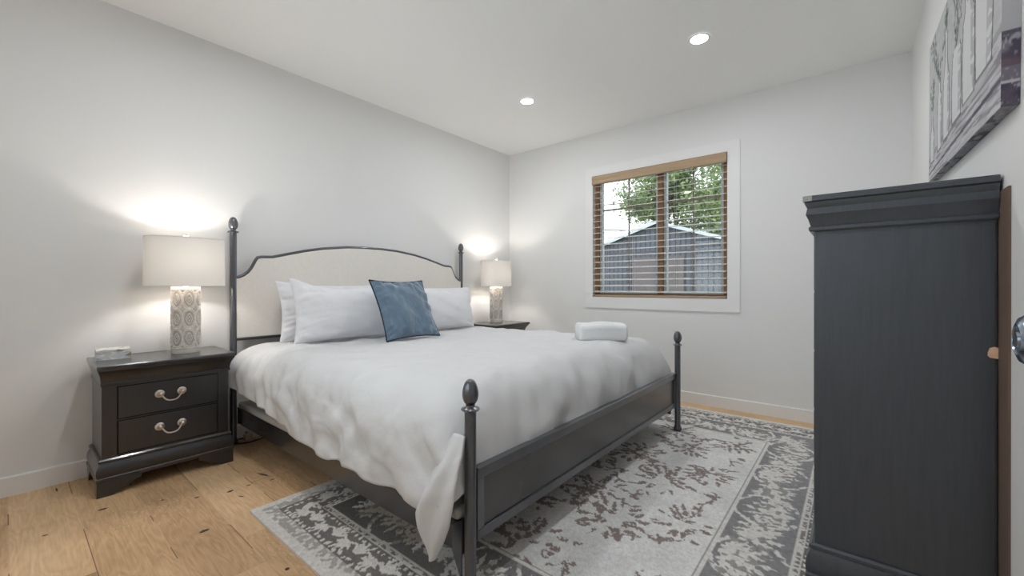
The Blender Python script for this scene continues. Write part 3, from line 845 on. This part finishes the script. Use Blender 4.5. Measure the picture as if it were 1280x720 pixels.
# ------------------------------------------------------------------ table lamps
lamp_mat = attr_mat('carved_lamp_glaze', .7)
def make_lamp(loc, label):
    r = thing('table_lamp', label, 'lamp', loc, 0, 'carved column table lamps')
    rad, h0, h1 = .0655, .028, .340
    nu, nv = 240, 170
    th = np.linspace(0, 2*math.pi, nu, endpoint=False)
    z = np.linspace(0, 1, nv)
    cell_u, rows = 7, 3.0
    a = (th/(2*math.pi)*cell_u)[:,None]*np.ones((1,nv)); b = (z*rows)[None,:]*np.ones((nu,1))
    asp = (2*math.pi*rad/cell_u)/((h1-h0)/rows)
    fa = (a+.25)%1-.5; fb = b%1-.5
    fa2 = (a+.75)%1-.5; fb2 = (b+.5)%1-.5
    def ridge(d, w): return np.exp(-(d/w)**2)
    def feats(x, y):
        d = np.hypot(x, y)
        hgt = ridge(d-.52, .040)+.85*ridge(d-.43,.028)
        dm = np.abs(x)+np.abs(y)-.35*np.sqrt(np.abs(x*y))*1.1
        hgt = np.maximum(hgt, .9*ridge(dm-.24,.03)); hgt = np.maximum(hgt, .8*ridge(dm-.11,.028))
        return np.where(d < .60, hgt, 0)
    def feats2(x, y):
        dm = np.abs(x)+np.abs(y)-.6*np.sqrt(np.abs(x*y))
        return np.where(dm<.24, np.maximum(.8*ridge(dm-.15,.024), .6*ridge(dm-.05,.03)), 0)
    hg = np.maximum(feats(fa,fb), np.clip(feats2(fa2,fb2),0,1))
    # neighbouring circles overlap into petals
    for du, dv in ((-1,0),(1,0),(0,-1),(0,1)):
        d = np.hypot(fa-du, fb-dv); hg = np.maximum(hg, np.where(d<.62, ridge(d-.52,.04), 0))
    edge = np.clip(np.minimum(z, 1-z)/.012, 0, 1)[None,:]
    hg = hg*edge + (1-edge)
    rr = rad-.0045+.0055*np.clip(hg,0,1)
    P = np.zeros((nu,nv,3)); P[...,0] = rr*np.cos(th)[:,None]; P[...,1] = rr*np.sin(th)[:,None]; P[...,2] = h0+(h1-h0)*z[None,:]
    lo, hi = linarr((186,178,171)), linarr((230,225,218))
    spk = vnoise((nu,nv),(60,60),4)[...,None]
    C = lo+(hi-lo)*np.clip(hg,0,1)[...,None]**.9; C = C*(.86+.26*spk)
    body = grid_obj('body', P, lamp_mat, r, colors=C, closed_u=True)
    bm = B(); lathe(bm, [(.0005,0),(.062,0),(.063,.004),(.063,.022),(.060,.028),(.0005,.028)], 48, cap=False)
    obj('base', bm, mat('lamp_base_glaze', (214,206,196), .6), r, smooth=True)
    bm = B(); lathe(bm, [(.0005,.340),(.064,.340),(.064,.354),(.062,.356),(.012,.356),(.011,.40),(.009,.42),(.009,.44),(.0005,.44)], 48, cap=False)
    obj('neck', bm, bpy.data.materials['lamp_base_glaze'], r, smooth=True)
    # harp, socket, finial
    bm = B()
    harp = [(.012*math.cos(t)*0+.055*math.sin(t), 0, .42+.195*(1-math.cos(t))/2) for t in np.linspace(0, math.pi, 18)]
    tube(bm, harp, .0018, 6); tube(bm, [(-x,y,z) for x,y,z in harp], .0018, 6)
    obj('harp', bm, M['nickel'], r, smooth=True)
    bm = B(); lathe(bm, [(.0005,.612),(.004,.612),(.004,.622),(.012,.626),(.014,.634),(.010,.641),(.0005,.643)], 20, cap=False); obj('finial', bm, M['finial'], r, smooth=True)
    bm = B(); bmesh.ops.create_icosphere(bm, subdivisions=3, radius=.028); bmesh.ops.translate(bm, verts=bm.verts, vec=(0,0,.500))
    obj('bulb', bm, M['bulb'], r, smooth=True)
    # oval drum shade
    sa, sb, s0, s1 = .176, .118, .360, .618
    seg = 72; P = np.zeros((seg, 12, 3))
    for i in range(seg):
        t = 2*math.pi*i/seg
        ex = math.copysign(abs(math.cos(t))**.8, math.cos(t)); ey = math.copysign(abs(math.sin(t))**.8, math.sin(t))
        for j in range(12):
            f = j/11; k_ = 1-.012*f
            P[i,j] = (sa*ex*k_, sb*ey*k_, s0+(s1-s0)*f)
    sh = grid_obj('shade', P, M['shade'], r, closed_u=True)
    trim = mat('shade_trim', (224,220,212), .8)
    for f, zz in ((1, s0+.002), (.988, s1-.002)):
        bm = B(); tube(bm, [(sa*f*math.copysign(abs(math.cos(t))**.8, math.cos(t)), sb*f*math.copysign(abs(math.sin(t))**.8, math.sin(t)), zz) for t in np.linspace(0,2*math.pi,72,endpoint=False)], .0022, 6, closed=True)
        obj('shade_rim', bm, trim, sh, smooth=True)
    bm = B(); tube(bm, [(-sa*.98,0,s1-.004),(sa*.98,0,s1-.004)], .0015, 6); obj('spider', bm, M['nickel'], sh)
    return r
lampA = make_lamp((-2.985, -.195, .605), 'lit table lamp with carved column and white shade on the left nightstand')
lampB = dup(lampA, (-.452, -.205, .605), label='lit table lamp with white shade in the far corner beyond the bed')

# ------------------------------------------------------------------ rug
def rug():
    X0, X1, Y0, Y1 = -2.951, -.172, -3.075, -1.020
    res = .0048
    nx = int((X1-X0)/res); ny = int((Y1-Y0)/res)
    gx = np.linspace(X0, X1, nx); gy = np.linspace(Y0, Y1, ny)
    XX, YY = np.meshgrid(gx, gy, indexing='ij')
    n1 = vnoise((nx,ny),(90,66),1)-.5; n2 = vnoise((nx,ny),(90,66),2)-.5
    n3 = vnoise((nx,ny),(260,190),3)-.5; n4 = vnoise((nx,ny),(260,190),4)-.5
    wx = XX+.013*n1+.009*n3; wy = YY+.013*n2+.009*n4
    d = np.minimum(np.minimum(XX-X0, X1-XX), np.minimum(YY-Y0, Y1-YY))
    ivory = linarr((224,220,215)); pale = linarr((186,182,178)); grey = linarr((104,101,99)); dark = linarr((96,91,86)); brown = linarr((118,98,92)); field = linarr((188,186,183)); gold = linarr((184,170,148))
    C = np.ones((nx,ny,3))*ivory
    def put(mask, col, a=1.0):
        m_ = np.clip(mask,0,1)[...,None]*a
        C[:] = C*(1-m_)+col*m_
    # guard bands
    gnoise = vnoise((nx,ny),(200,150),7)
    put((d>.035)&(d<.085)&(gnoise>.42), linarr((150,147,144)), .7)
    put((d>.085)&(d<.21), linarr((120,116,113)))
    # guard ornaments: leaf + bead rows
    def stamp(mask): return mask
    def leaf_mask(buf, cx, cy, ang, L, wd, serr=0.0, bend=0.0):
        R_ = L*1.15
        i0 = max(0,int((cx-R_-X0)/res)); i1 = min(nx,int((cx+R_-X0)/res)+1); j0 = max(0,int((cy-R_-Y0)/res)); j1 = min(ny,int((cy+R_-Y0)/res)+1)
        if i1 <= i0 or j1 <= j0: return
        x = wx[i0:i1,j0:j1]-cx; y = wy[i0:i1,j0:j1]-cy
        c, s = math.cos(ang), math.sin(ang)
        a = (x*c+y*s)/L; b = (-x*s+y*c)
        b = b-bend*L*(a*a)
        prof = wd*np.sqrt(np.clip(a,0,1))*np.clip(1-a,0,1)**.8*2.2
        if serr: prof = prof*(1+serr*np.sin(a*26))
        buf[i0:i1,j0:j1] = np.maximum(buf[i0:i1,j0:j1], ((np.abs(b)<prof)&(a>0)&(a<1)).astype(float))
    def disc(buf, cx, cy, r):
        R_ = r*1.6
        i0 = max(0,int((cx-R_-X0)/res)); i1 = min(nx,int((cx+R_-X0)/res)+1); j0 = max(0,int((cy-R_-Y0)/res)); j1 = min(ny,int((cy+R_-Y0)/res)+1)
        if i1 <= i0 or j1 <= j0: return
        buf[i0:i1,j0:j1] = np.maximum(buf[i0:i1,j0:j1], (np.hypot(wx[i0:i1,j0:j1]-cx, wy[i0:i1,j0:j1]-cy)<r).astype(float))
    rs = random.Random(21)
    orn = np.zeros((nx,ny))
    def perimeter(off, step, phase=0.0):
        """points round the rug at inset off: (x, y, inward angle, along angle)"""
        out = []
        xa, xb, ya, yb = X0+off, X1-off, Y0+off, Y1-off
        for (p, q, inward) in (((xa,ya),(xb,ya),math.pi/2), ((xb,ya),(xb,yb),math.pi), ((xb,yb),(xa,yb),-math.pi/2), ((xa,yb),(xa,ya),0.0)):
            L = math.hypot(q[0]-p[0], q[1]-p[1]); n = max(1, round(L/step))
            al = math.atan2(q[1]-p[1], q[0]-p[0])
            for k in range(n):
                t = (k+.5+phase)/n
                if t > 1: continue
                out.append((p[0]+(q[0]-p[0])*t, p[1]+(q[1]-p[1])*t, inward, al))
        return out
    for k, (x, y, inw, al) in enumerate(perimeter(.148, .085)):
        for m_ in range(5):
            leaf_mask(orn, x, y, inw+(m_-2)*.6+(math.pi if k%2 else 0), .052, .010)
        disc(orn, x, y, .017)
        leaf_mask(orn, x, y, al+.4, .06, .008); leaf_mask(orn, x, y, al+math.pi-.4, .06, .008)
    for (x, y, inw, al) in perimeter(.100, .030): disc(orn, x+rs.uniform(-.004,.004), y+rs.uniform(-.004,.004), .009)
    for (x, y, inw, al) in perimeter(.197, .030): disc(orn, x+rs.uniform(-.004,.004), y+rs.uniform(-.004,.004), .008)
    put(orn*((d>.085)&(d<.21)), ivory)
    # stripe
    put((d>.208)&(d<.238), ivory)
    sn = vnoise((nx,ny),(330,240),9)
    put((d>.216)&(d<.230)&(sn>.56), grey, .8)
    # main border: dark ground; darker towards the headboard-wall side
    bmask = (d>=.238)&(d<.475)
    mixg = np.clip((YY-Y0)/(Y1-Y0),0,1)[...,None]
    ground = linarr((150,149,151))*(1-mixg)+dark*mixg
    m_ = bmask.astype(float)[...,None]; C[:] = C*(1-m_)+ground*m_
    o2 = np.zeros((nx,ny))
    for k, (x, y, inw, al) in enumerate(perimeter(.356, .40)):
        flip = math.pi if k%2 else 0
        # palmette
        bx, by = x-math.cos(inw+flip)*.075, y-math.sin(inw+flip)*.075
        for q in range(-5, 6):
            leaf_mask(o2, bx, by, inw+flip+q*.27, .168-.008*abs(q), .0165, .45, .10*np.sign(q))
        disc(o2, bx, by, .022)
        # enclosing scroll
        for s in (-1, 1):
            for t in np.linspace(0, 1, 60):
                a = inw+flip+math.pi-s*(.3+2.45*t)
                rr_ = .118
                disc(o2, x+math.cos(a)*rr_*1.18, y+math.sin(a)*rr_, .0085)
            # side acanthus
            for q in range(6):
                ax, ay = x+math.cos(al)*s*(.135+.014*q), y+math.sin(al)*s*(.135+.014*q)
                leaf_mask(o2, ax, ay, inw+flip+(q-2.5)*.52+s*.3, .09, .0145, .4, .2*s)
                leaf_mask(o2, ax, ay, inw+flip+math.pi+(q-2.5)*.45, .078, .0125, .4, -.2*s)
    put(o2*bmask, ivory)
    gm = vnoise((nx,ny),(26,20),12)
    put(o2*bmask*(gm>.60)*(mixg[...,0]>.55), gold, .75)
    veins = np.zeros((nx,ny))
    vn = vnoise((nx,ny),(150,110),14); put(o2*bmask*(vn>.68), ground[...,:] if False else grey, .65)
    put((d>=.463)&(d<.478), ivory)
    put((d>=.478)&(d<.484), linarr((150,147,145)))
    # field
    fm = (d>=.484).astype(float)
    fn = vnoise((nx,ny),(14,10),15)*.6+vnoise((nx,ny),(40,30),16)*.4
    fcol = linarr((206,205,204))+(linarr((236,234,231))-linarr((206,205,204)))*fn[...,None]
    C[:] = C*(1-fm[...,None])+fcol*fm[...,None]
    o3 = np.zeros((nx,ny))
    fx0, fx1, fy0, fy1 = X0+.49, X1-.49, Y0+.49, Y1-.49
    def flower(cx, cy, r, n, ph=0):
        rings = ((.92,.34,.085),(.60,.30,.085),(.30,.26,.085)) if r > .07 else ((.25,.75,.20),)
        for (ro, ln, wd) in rings:
            m2 = max(5, int(n*(.45+.6*ro)))
            for q in range(m2):
                a = ph+q*2*math.pi/m2+rs.uniform(-.12,.12)
                if rs.random() < .14: continue
                k_ = rs.uniform(.8,1.15)
                leaf_mask(o3, cx+math.cos(a)*r*(ro-ln*.6), cy+math.sin(a)*r*(ro-ln*.6)*.85, a+rs.uniform(-.3,.3), r*ln*k_*1.15, r*wd*1.0, .35, rs.uniform(-.3,.3))
    def twig(cx, cy, ang, L):
        p = [cx, cy]; a = ang
        for k in range(int(L/.012)):
            p[0] += .012*math.cos(a); p[1] += .012*math.sin(a); a += rs.uniform(-.28,.28)
            disc(o3, p[0], p[1], .0062)
            if k%4 == 2: leaf_mask(o3, p[0], p[1], a+rs.choice((-1,1))*rs.uniform(.5,1.1), rs.uniform(.03,.06), .009, .3)
    gxn = 7; gyn = 5
    for i in range(gxn):
        for j in range(gyn):
            cx = fx0+(i+.5+rs.uniform(-.22,.22))/gxn*(fx1-fx0); cy = fy0+(j+.5+rs.uniform(-.22,.22))/gyn*(fy1-fy0)
            big = (i+j)%2 == 0
            flower(cx, cy, rs.uniform(.12,.17) if big else rs.uniform(.045,.065), 15 if big else 7, rs.uniform(0,6))
            for t in range(3): twig(cx+rs.uniform(-.05,.05), cy+rs.uniform(-.05,.05), rs.uniform(0,6.28), rs.uniform(.08,.16))
    wear = vnoise((nx,ny),(60,45),18)
    put(o3*fm*(wear>.33), brown, .85)
    # pile speckle
    spk = nr.rand(nx,ny)*.5+vnoise((nx,ny),(280,200),20)*.5
    C[:] = C*(.80+.40*spk)[...,None]
    P = np.zeros((nx,ny,3)); P[...,0] = XX; P[...,1] = YY
    lum = C.mean(-1)
    P[...,2] = .0085+.0012*(lum > .25)+.0008*spk
    # turn the outermost ring down to the floor
    ed = np.zeros((nx,ny),bool); ed[0,:]=ed[-1,:]=ed[:,0]=ed[:,-1]=True
    P[...,2] = np.where(ed, .0004, P[...,2])
    P[1,:,0] = P[0,:,0]+.0006; P[-2,:,0] = P[-1,:,0]-.0006; P[:,1,1] = P[:,0,1]+.0006; P[:,-2,1] = P[:,-1,1]-.0006
    o = grid_obj('area_rug', P, attr_mat('rug_pile', .95, bump=.35, bscale=420, sheen=.15), colors=C, smooth=False)
    tag(o, 'grey and ivory floral area rug with brown flowers lying under the bed', 'rug')
rug()

# ------------------------------------------------------------------ window blind
bl = thing('window_blind', 'wooden venetian blind with tan valance and open slats inside the window', 'blind', (.015, (WY0+WY1)/2, WZ0))
def blobj(name, bm, m, **k):
    bmesh.ops.translate(bm, verts=bm.verts, vec=-Vector(bl.location)); return obj(name, bm, m, bl, **k)
bm = B()
va, vb = WY0+.003, WY1-.003
prism(bm, [(-.030,1.938),(-.036,1.945),(-.036,1.962),(-.031,1.968),(-.034,1.985),(-.034,2.004),(-.028,2.019),(-.018,2.019),(-.018,1.938)], 'y', va, vb)
blobj('valance', bm, M['valance'], smooth=True, angle=20)
bm = B(); box(bm, -.015, .038, va+.004, vb-.004, 1.972, 2.018); blobj('headrail', bm, M['slat'])
NS = 19; zt0, zt1 = .917, 1.925
for i in range(NS):
    z = zt0+(zt1-zt0)*i/(NS-1)
    bm = B()
    pl = []
    n = 6; tl = R(13)
    topl, bot = [], []
    for k in range(n+1):
        t = -1+2*k/n; a = t*.025
        cz = .0016*(1-t*t)
        # room-side edge (negative x) hangs lower
        xx = .012+a*math.cos(tl); zz = z+a*math.sin(tl)
        topl.append((xx, zz+cz+.0018)); bot.append((xx, zz+cz-.0018))
    prism(bm, [(a,b) for a,b in topl+bot[::-1]], 'y', 0, 1)
    for v_ in bm.verts: v_.co = Vector((v_.co.x, va+.006+(vb-va-.012)*v_.co.y, v_.co.z))
    blobj('slat', bm, M['slat'])
bm = B(); box(bm, -.014, .038, va+.005, vb-.005, .868, .886); blobj('bottom_rail', bm, M['valance'], bevel=.003)
for y in (-1.20, -1.46, -1.83, -2.09):
    bm = B()
    for x in (-.015, .038): tube(bm, [(x,y,.880),(x,y,1.975)], .0010, 6)
    blobj('ladder_cord', bm, M['cord'])
bm = B(); tube(bm, [(-.018,-1.165,1.36),(-.018,-1.165,1.96)], .0035, 8); blobj('tilt_wand', bm, M['cord'], smooth=True)

# ------------------------------------------------------------------ canvas picture
def canvas():
    Wc, Hc, T = 1.150, .565, .028
    root = thing('canvas_picture', 'grey and white canvas print of bottles with leafy sprigs, hung on the right wall', 'picture', (0,0,0))
    nx, nz = 380, 190
    U, V = np.meshgrid(np.linspace(0,1,nx), np.linspace(0,1,nz), indexing='ij')   # u from far end to near end, v up
    rs = np.random.RandomState(5)
    streak = vnoise((nx,nz),(10,70),31)*.5+vnoise((nx,nz),(40,24),32)*.5
    C = linarr((190,190,191))+(streak[...,None]-.5)*.10
    def put(mask, col, a): 
        m_ = np.clip(mask,0,1)[...,None]*a; C[:] = C*(1-m_)+np.array(col)*m_
    # weathered shelf along the bottom
    wood = vnoise((nx,nz),(4,70),33); wood2 = vnoise((nx,nz),(14,95),34)
    V0 = .13+.16*U
    sh = V < V0
    put(sh, linarr((186,184,188)), 1)
    put(sh*np.clip((wood-.45)*5,0,1), linarr((122,118,126)), .75); put(sh*(wood2>.62), linarr((206,204,206)), .7)
    put((V<V0)*(V>V0-.022), linarr((196,194,196)), .8); put((V<V0*.42)*(V>V0*.34), linarr((70,66,76)), .8)
    put((V>V0)*(V<V0+.035), linarr((120,118,122)), .45)
    x = U*Wc; z = V*Hc
    # bottles and vases: (centre, base width, height, neck width, shoulder)
    for (cx, bw, h, nw, sh_) in ((.10,.11,.20,.035,.62),(.28,.10,.27,.05,.80),(.43,.13,.40,.045,.55),(.62,.16,.25,.12,.9),(.80,.17,.33,.10,.75),(.98,.19,.44,.15,.9)):
        zb = (.13+.16*cx/Wc)*Hc-.015; h = h*.92; t = np.clip((z-zb)/h, 0, 1); inside_z = (z>zb)&(z<zb+h)
        hw = np.where(t<sh_, bw/2*(.88+.12*np.sin(t/sh_*math.pi)), nw/2+(bw/2-nw/2)*np.clip(1-(t-sh_)/(1-sh_)*1.8,0,1)**2)
        dd_ = np.abs(x-cx)
        body = inside_z&(dd_<hw)
        put(body, linarr((218,218,218)), .85)
        shade_ = (x-cx)/np.maximum(hw,1e-4)
        put(body*(shade_>.35)*(streak>.42), linarr((160,158,162)), .6)
        put(inside_z*(np.abs(dd_-hw)<.0055), linarr((84,82,86)), .8)
        put((np.abs(z-zb)<.004)*(dd_<bw/2), linarr((90,88,92)), .7)
    # leafy sprigs rising from the bottles
    lr = random.Random(8)
    for (cx, z0, n) in ((.10,.27,26),(.28,.33,60),(.62,.33,80),(.80,.40,90),(.43,.46,12)):
        for s in range(4):
            a = math.pi/2+lr.uniform(-.55,.55); px, pz = cx, z0
            for k in range(n//4*2):
                px += .010*math.cos(a); pz += .010*math.sin(a); a += lr.uniform(-.16,.16)
                if pz > Hc: break
                put(np.hypot(x-px,z-pz)<.0028, linarr((86,92,86)), .7)
                if k%2 == 0:
                    b = a+lr.choice((-1,1))*lr.uniform(.5,1.2); L = lr.uniform(.02,.04)
                    c_, s_ = math.cos(b), math.sin(b)
                    q = ((x-px)*c_+(z-pz)*s_)/L; w_ = -(x-px)*s_+(z-pz)*c_
                    put((q>0)&(q<1)&(np.abs(w_)<.009*np.sin(np.clip(q,0,1)*math.pi)), linarr(lr.choice(((92,106,94),(116,128,116),(66,76,70),(136,144,134)))), .8)
    C[:] = np.clip(C, .01, .95)
    P = np.zeros((nx,nz,3)); P[...,0] = (1-U)*Wc; P[...,1] = T; P[...,2] = V*Hc       # local x: 0 = near end
    m = attr_mat('printed_canvas', .8, bump=.25, bscale=500)
    grid_obj('print_front', P, m, root, colors=C, smooth=False)
    # wrapped sides carry on the print
    def side(name, Pts, Cs): grid_obj(name, Pts, m, root, colors=Cs, smooth=False)
    k = 24; t = np.linspace(0,1,k)
    # near end (x = 0)
    S = np.zeros((k,nz,3)); S[...,1] = (T*(1-t))[:,None]; S[...,2] = np.linspace(0,1,nz)[None,:]*Hc
    vv = np.linspace(0,1,nz)[None,:]*np.ones((k,1))
    st = vnoise((k,nz),(1,26),41); st2 = vnoise((k,nz),(9,70),42)*.6+vnoise((k,nz),(1,40),45)*.4
    Cs = np.ones((k,nz,3))*linarr((176,176,180))
    def p2(mask, col, a):
        m_ = np.clip(mask,0,1)[...,None]*a; Cs[:] = Cs*(1-m_)+np.array(col)*m_
    p2(vv<.29, linarr((118,114,124)), 1); p2((vv<.29)*np.clip((st-.4)*5,0,1), linarr((78,72,88)), .85); p2((vv<.29)*np.clip((st2-.58)*8,0,1), linarr((180,178,186)), .6)
    p2((vv<.29)*(vv>.27), linarr((92,90,100)), .9); p2((vv<.085)*(st2<.75), linarr((78,68,86)), .75); p2((vv>.085)*(vv<.10), linarr((196,192,198)), .8); p2((vv>.15)*(vv<.19), linarr((96,74,86)), .6)
    side('print_end', S, Cs)
    # underside (z = 0)
    S = np.zeros((nx,k,3)); S[...,0] = ((1-np.linspace(0,1,nx))*Wc)[:,None]; S[...,1] = (T*(1-t))[None,:]
    st = vnoise((nx,k),(26,2),43)
    Cs = np.ones((nx,k,3))*linarr((158,158,164)); Cs = Cs*(.75+.5*vnoise((nx,k),(60,5),44))[...,None]
    p2((st>.70), linarr((84,80,90)), .7)
    side('print_underside', S, Cs)
    bm = B(); box(bm, .002, Wc-.002, .0015, T-.0015, .002, Hc-.002); obj('stretcher', bm, M['white_plastic'], root)
    # far end and top
    S = np.zeros((k,2,3)); S[...,0] = Wc; S[...,1] = (T*t)[:,None]; S[:,1,2] = Hc; side('print_far_end', S, np.ones((k,2,3))*linarr((170,170,174)))
    S = np.zeros((2,k,3)); S[1,:,0] = Wc; S[...,1] = (T*t)[None,:]; S[...,2] = Hc; side('print_top', S, np.ones((2,k,3))*linarr((200,200,200)))
    # near end sits lower: the picture hangs a little askew
    root.location = (-2.212, -W+.0005, 1.357)
    root.rotation_euler = (0, -R(2.9), 0)
    return root
canvas()

# ------------------------------------------------------------------ ceiling downlights
def downlight(x, y, label):
    r = thing('downlight', label, 'ceiling light', (x, y, H), 0, 'recessed ceiling downlights')
    bm = B(); lathe(bm, [(.046,-.001),(.060,-.001),(.063,-.004),(.060,-.007),(.048,-.007),(.045,-.004),(.046,-.001)], 40, cap=False)
    obj('trim_ring', bm, M['trim'], r, smooth=True)
    bm = B(); lathe(bm, [(.0003,-.005),(.0445,-.005),(.0445,-.002),(.0003,-.002)], 40, cap=False)
    obj('lens', bm, M['downlight'], r)
    return r
d1 = downlight(-.985, -2.292, 'round recessed ceiling light nearer the right wall, larger of the two in view')
d2 = dup(d1, (-.974, -.996, H), label='round recessed ceiling light nearer the headboard wall, smaller of the two in view')
d3 = dup(d1, (-2.93, -2.292, H), label='round recessed ceiling light away from the window, nearer the door')
d4 = dup(d1, (-2.93, -.996, H), label='round recessed ceiling light above the left nightstand side of the room')

# ------------------------------------------------------------------ small things on the floor
cb = thing('power_cable', 'black cable with a pinkish plug lying on the floor behind the bed by the wall', 'cable', (-2.62, -.075, 0))
bm = B(); pts = []
for i in range(60):
    t = i/59
    pts.append((-.075+.085*math.cos(t*7)+.09*t, .0+.030*math.sin(t*7)-.05*t, .006+.010*abs(math.sin(t*5))))
tube(bm, pts, .004, 8); obj('cord', bm, M['cable'], cb, smooth=True)
bm = B(); box(bm, -.045, .0, -.012, .022, .002, .042); box(bm, -.038, -.028, -.006, .014, .042, .060); obj('plug', bm, M['pinkplug'], cb, bevel=.005)
bm = B(); tube(bm, [(.0,.0,.012),(.03,-.02,.012),(.07,-.055,.008),(.115,-.08,.006)], .0055, 8); obj('lead', bm, M['white_plastic'], cb, smooth=True)

# ------------------------------------------------------------------ outdoors
GZ = -.35
bm = B(); box(bm, .16, 30, -16, 18, GZ-.1, GZ); struct('ground', bm, M['lawn'])
shed = thing('garden_shed', 'grey board garden shed with low gable roof and pale trim outside the window', 'shed', (6.0, .52, GZ))
def sobj(name, bm, m, **k): return obj(name, bm, m, shed, **k)
hwid = 1.37; ze = 1.97-GZ; zp = 2.42-GZ
bm = B(); prism(bm, [(-hwid,0),(hwid,0),(hwid,ze),(0,zp),(-hwid,ze)], 'x', 0, 3.0); sobj('walls', bm, M['shed'])
bm = B()
y = -hwid+.05
while y < hwid-.03:
    hz = zp-(zp-ze)*abs(y)/hwid
    if abs(y) > .46 or True: box(bm, -.012, 0, y-.008, y+.008, .02, hz-.03)
    y += .115
sobj('siding_battens', bm, mat('dark_batten', (62,66,76), .8))
for s in (-1, 1):
    bm = B()
    o_ = hwid+.14; zo = ze-(zp-ze)*.14/hwid
    pl = [(0,zp+.02),(s*o_,zo+.02),(s*o_,zo+.06),(0,zp+.06)]
    prism(bm, pl if s < 0 else pl[::-1], 'x', -.12, 3.1); rf = sobj('roof', bm, M['shed_roof'])
    bm = B(); pl = [(0,zp-.01),(s*o_,zo-.01),(s*o_,zo+.065),(0,zp+.065)]
    prism(bm, pl if s < 0 else pl[::-1], 'x', -.145, -.121); sobj('fascia', bm, M['shed_trim'])
bm = B(); box(bm, -.03, -.001, -hwid, hwid, 1.76-GZ, 1.80-GZ); sobj('cross_trim', bm, mat('dark_cross_trim', (70,72,82), .8))
for s in (-1, 1):
    bm = B(); box(bm, -.035, -.012, min(0,s*.60), max(0,s*.60), .06, 1.66-GZ)
    dg = sobj('door', bm, M['shed_door'])
    bm = B(); box(bm, -.048, -.035, min(s*.03,s*.57), max(s*.03,s*.57), .9, 1.0); box(bm, -.048, -.035, s*.03-.03, s*.03+.03, .06, 1.62-GZ); obj('door_brace', bm, M['shed'], dg)

def tree(loc, height, crown, nleaf, seed, label, trunk_r=.14):
    r = thing('leafy_tree', label, 'tree', loc)
    q = random.Random(seed); bm = B()
    tips = []
    def branch(p, d, L, rad, depth):
        pts = [Vector(p)]; dd_ = Vector(d)
        for i in range(5):
            dd_ = (dd_+Vector((q.uniform(-.18,.18),q.uniform(-.18,.18),q.uniform(-.05,.12)))).normalized(); pts.append(pts[-1]+dd_*L/5)
        tube(bm, pts, [rad*(1-.11*i) for i in range(6)], 7)
        if depth == 0: tips.append(pts[-1]); tips.append(pts[-2]); return
        for k in range(3 if depth > 1 else 4):
            a = q.uniform(0, 6.28); nd = (dd_*.8+Vector((math.cos(a)*.8, math.sin(a)*.8, q.uniform(-.05,.5)))).normalized()
            branch(pts[q.choice((3,4,5))], nd, L*.66, rad*.52, depth-1)
    branch((0,0,0), (0,0,1), height*.42, trunk_r, 3)
    obj('trunk', bm, M['bark'], r, smooth=True)
    # foliage: clumps of small leaves
    V_, F_ = [], []
    cents = []
    for k in range(90):
        while True:
            u = Vector((q.uniform(-1,1),q.uniform(-1,1),q.uniform(-1,1)))
            if u.length < 1: break
        cents.append(Vector((u.x*crown[0], u.y*crown[1], height*.62+u.z*crown[2])))
    cents += tips
    for i in range(nleaf):
        c = q.choice(cents); g = Vector((q.gauss(0,.26),q.gauss(0,.26),q.gauss(0,.20)))
        p_ = c+g; L = q.uniform(.05,.10); w_ = L*.42
        a = Vector((q.uniform(-1,1),q.uniform(-1,1),q.uniform(-.9,.3))).normalized(); b = a.cross(Vector((q.uniform(-1,1),q.uniform(-1,1),q.uniform(-1,1)))).normalized()
        i0 = len(V_); V_ += [p_-a*L, p_+b*w_-a*L*.1, p_+a*L, p_-b*w_-a*L*.1]; F_.append((i0,i0+1,i0+2,i0+3))
    me = bpy.data.meshes.new('foliage'); me.from_pydata([tuple(v_) for v_ in V_], [], F_); me.materials.append(M['leaf'])
    o = bpy.data.objects.new('foliage', me); COL.objects.link(o); o.parent = r
    return r
tree((11.0, .55, GZ), 6.0, (1.45, 1.75, 1.9), 17000, 3, 'tall green leafy tree standing just behind the shed roof')
tree((16.0, -.2, GZ), 7.6, (1.4, 2.2, 2.6), 12000, 8, 'taller green leafy tree farther behind the shed, filling the right pane')

# utility cables strung past the shed
pole = thing('utility_pole', 'wooden utility pole left of the shed carrying thin cables', 'pole', (13.0, 7.5, GZ))
bm = B(); lathe(bm, [(.14,0),(.11,6.0)], 14); obj('shaft', bm, M['bark'], pole)
bm = B(); box(bm, -.05, .05, -.8, .8, 5.5, 5.62); obj('crossarm', bm, M['bark'], pole)
for k, (z0, z1) in enumerate(((4.6,5.4),(3.6,3.55))):
    bm = B(); pts = []
    for i in range(25):
        t = i/24; pts.append((12.93, 6.9-15*t, z0+(z1-z0)*t-.5*math.sin(t*math.pi)))
    tube(bm, pts, .022, 6)
    o = obj('utility_cable', bm, M['cable'], smooth=True)
    tag(o, ['upper thin black cable crossing the pale sky in the left pane', 'lower thin black cable crossing the pale sky in the left pane'][k], 'cable', 'utility cables')
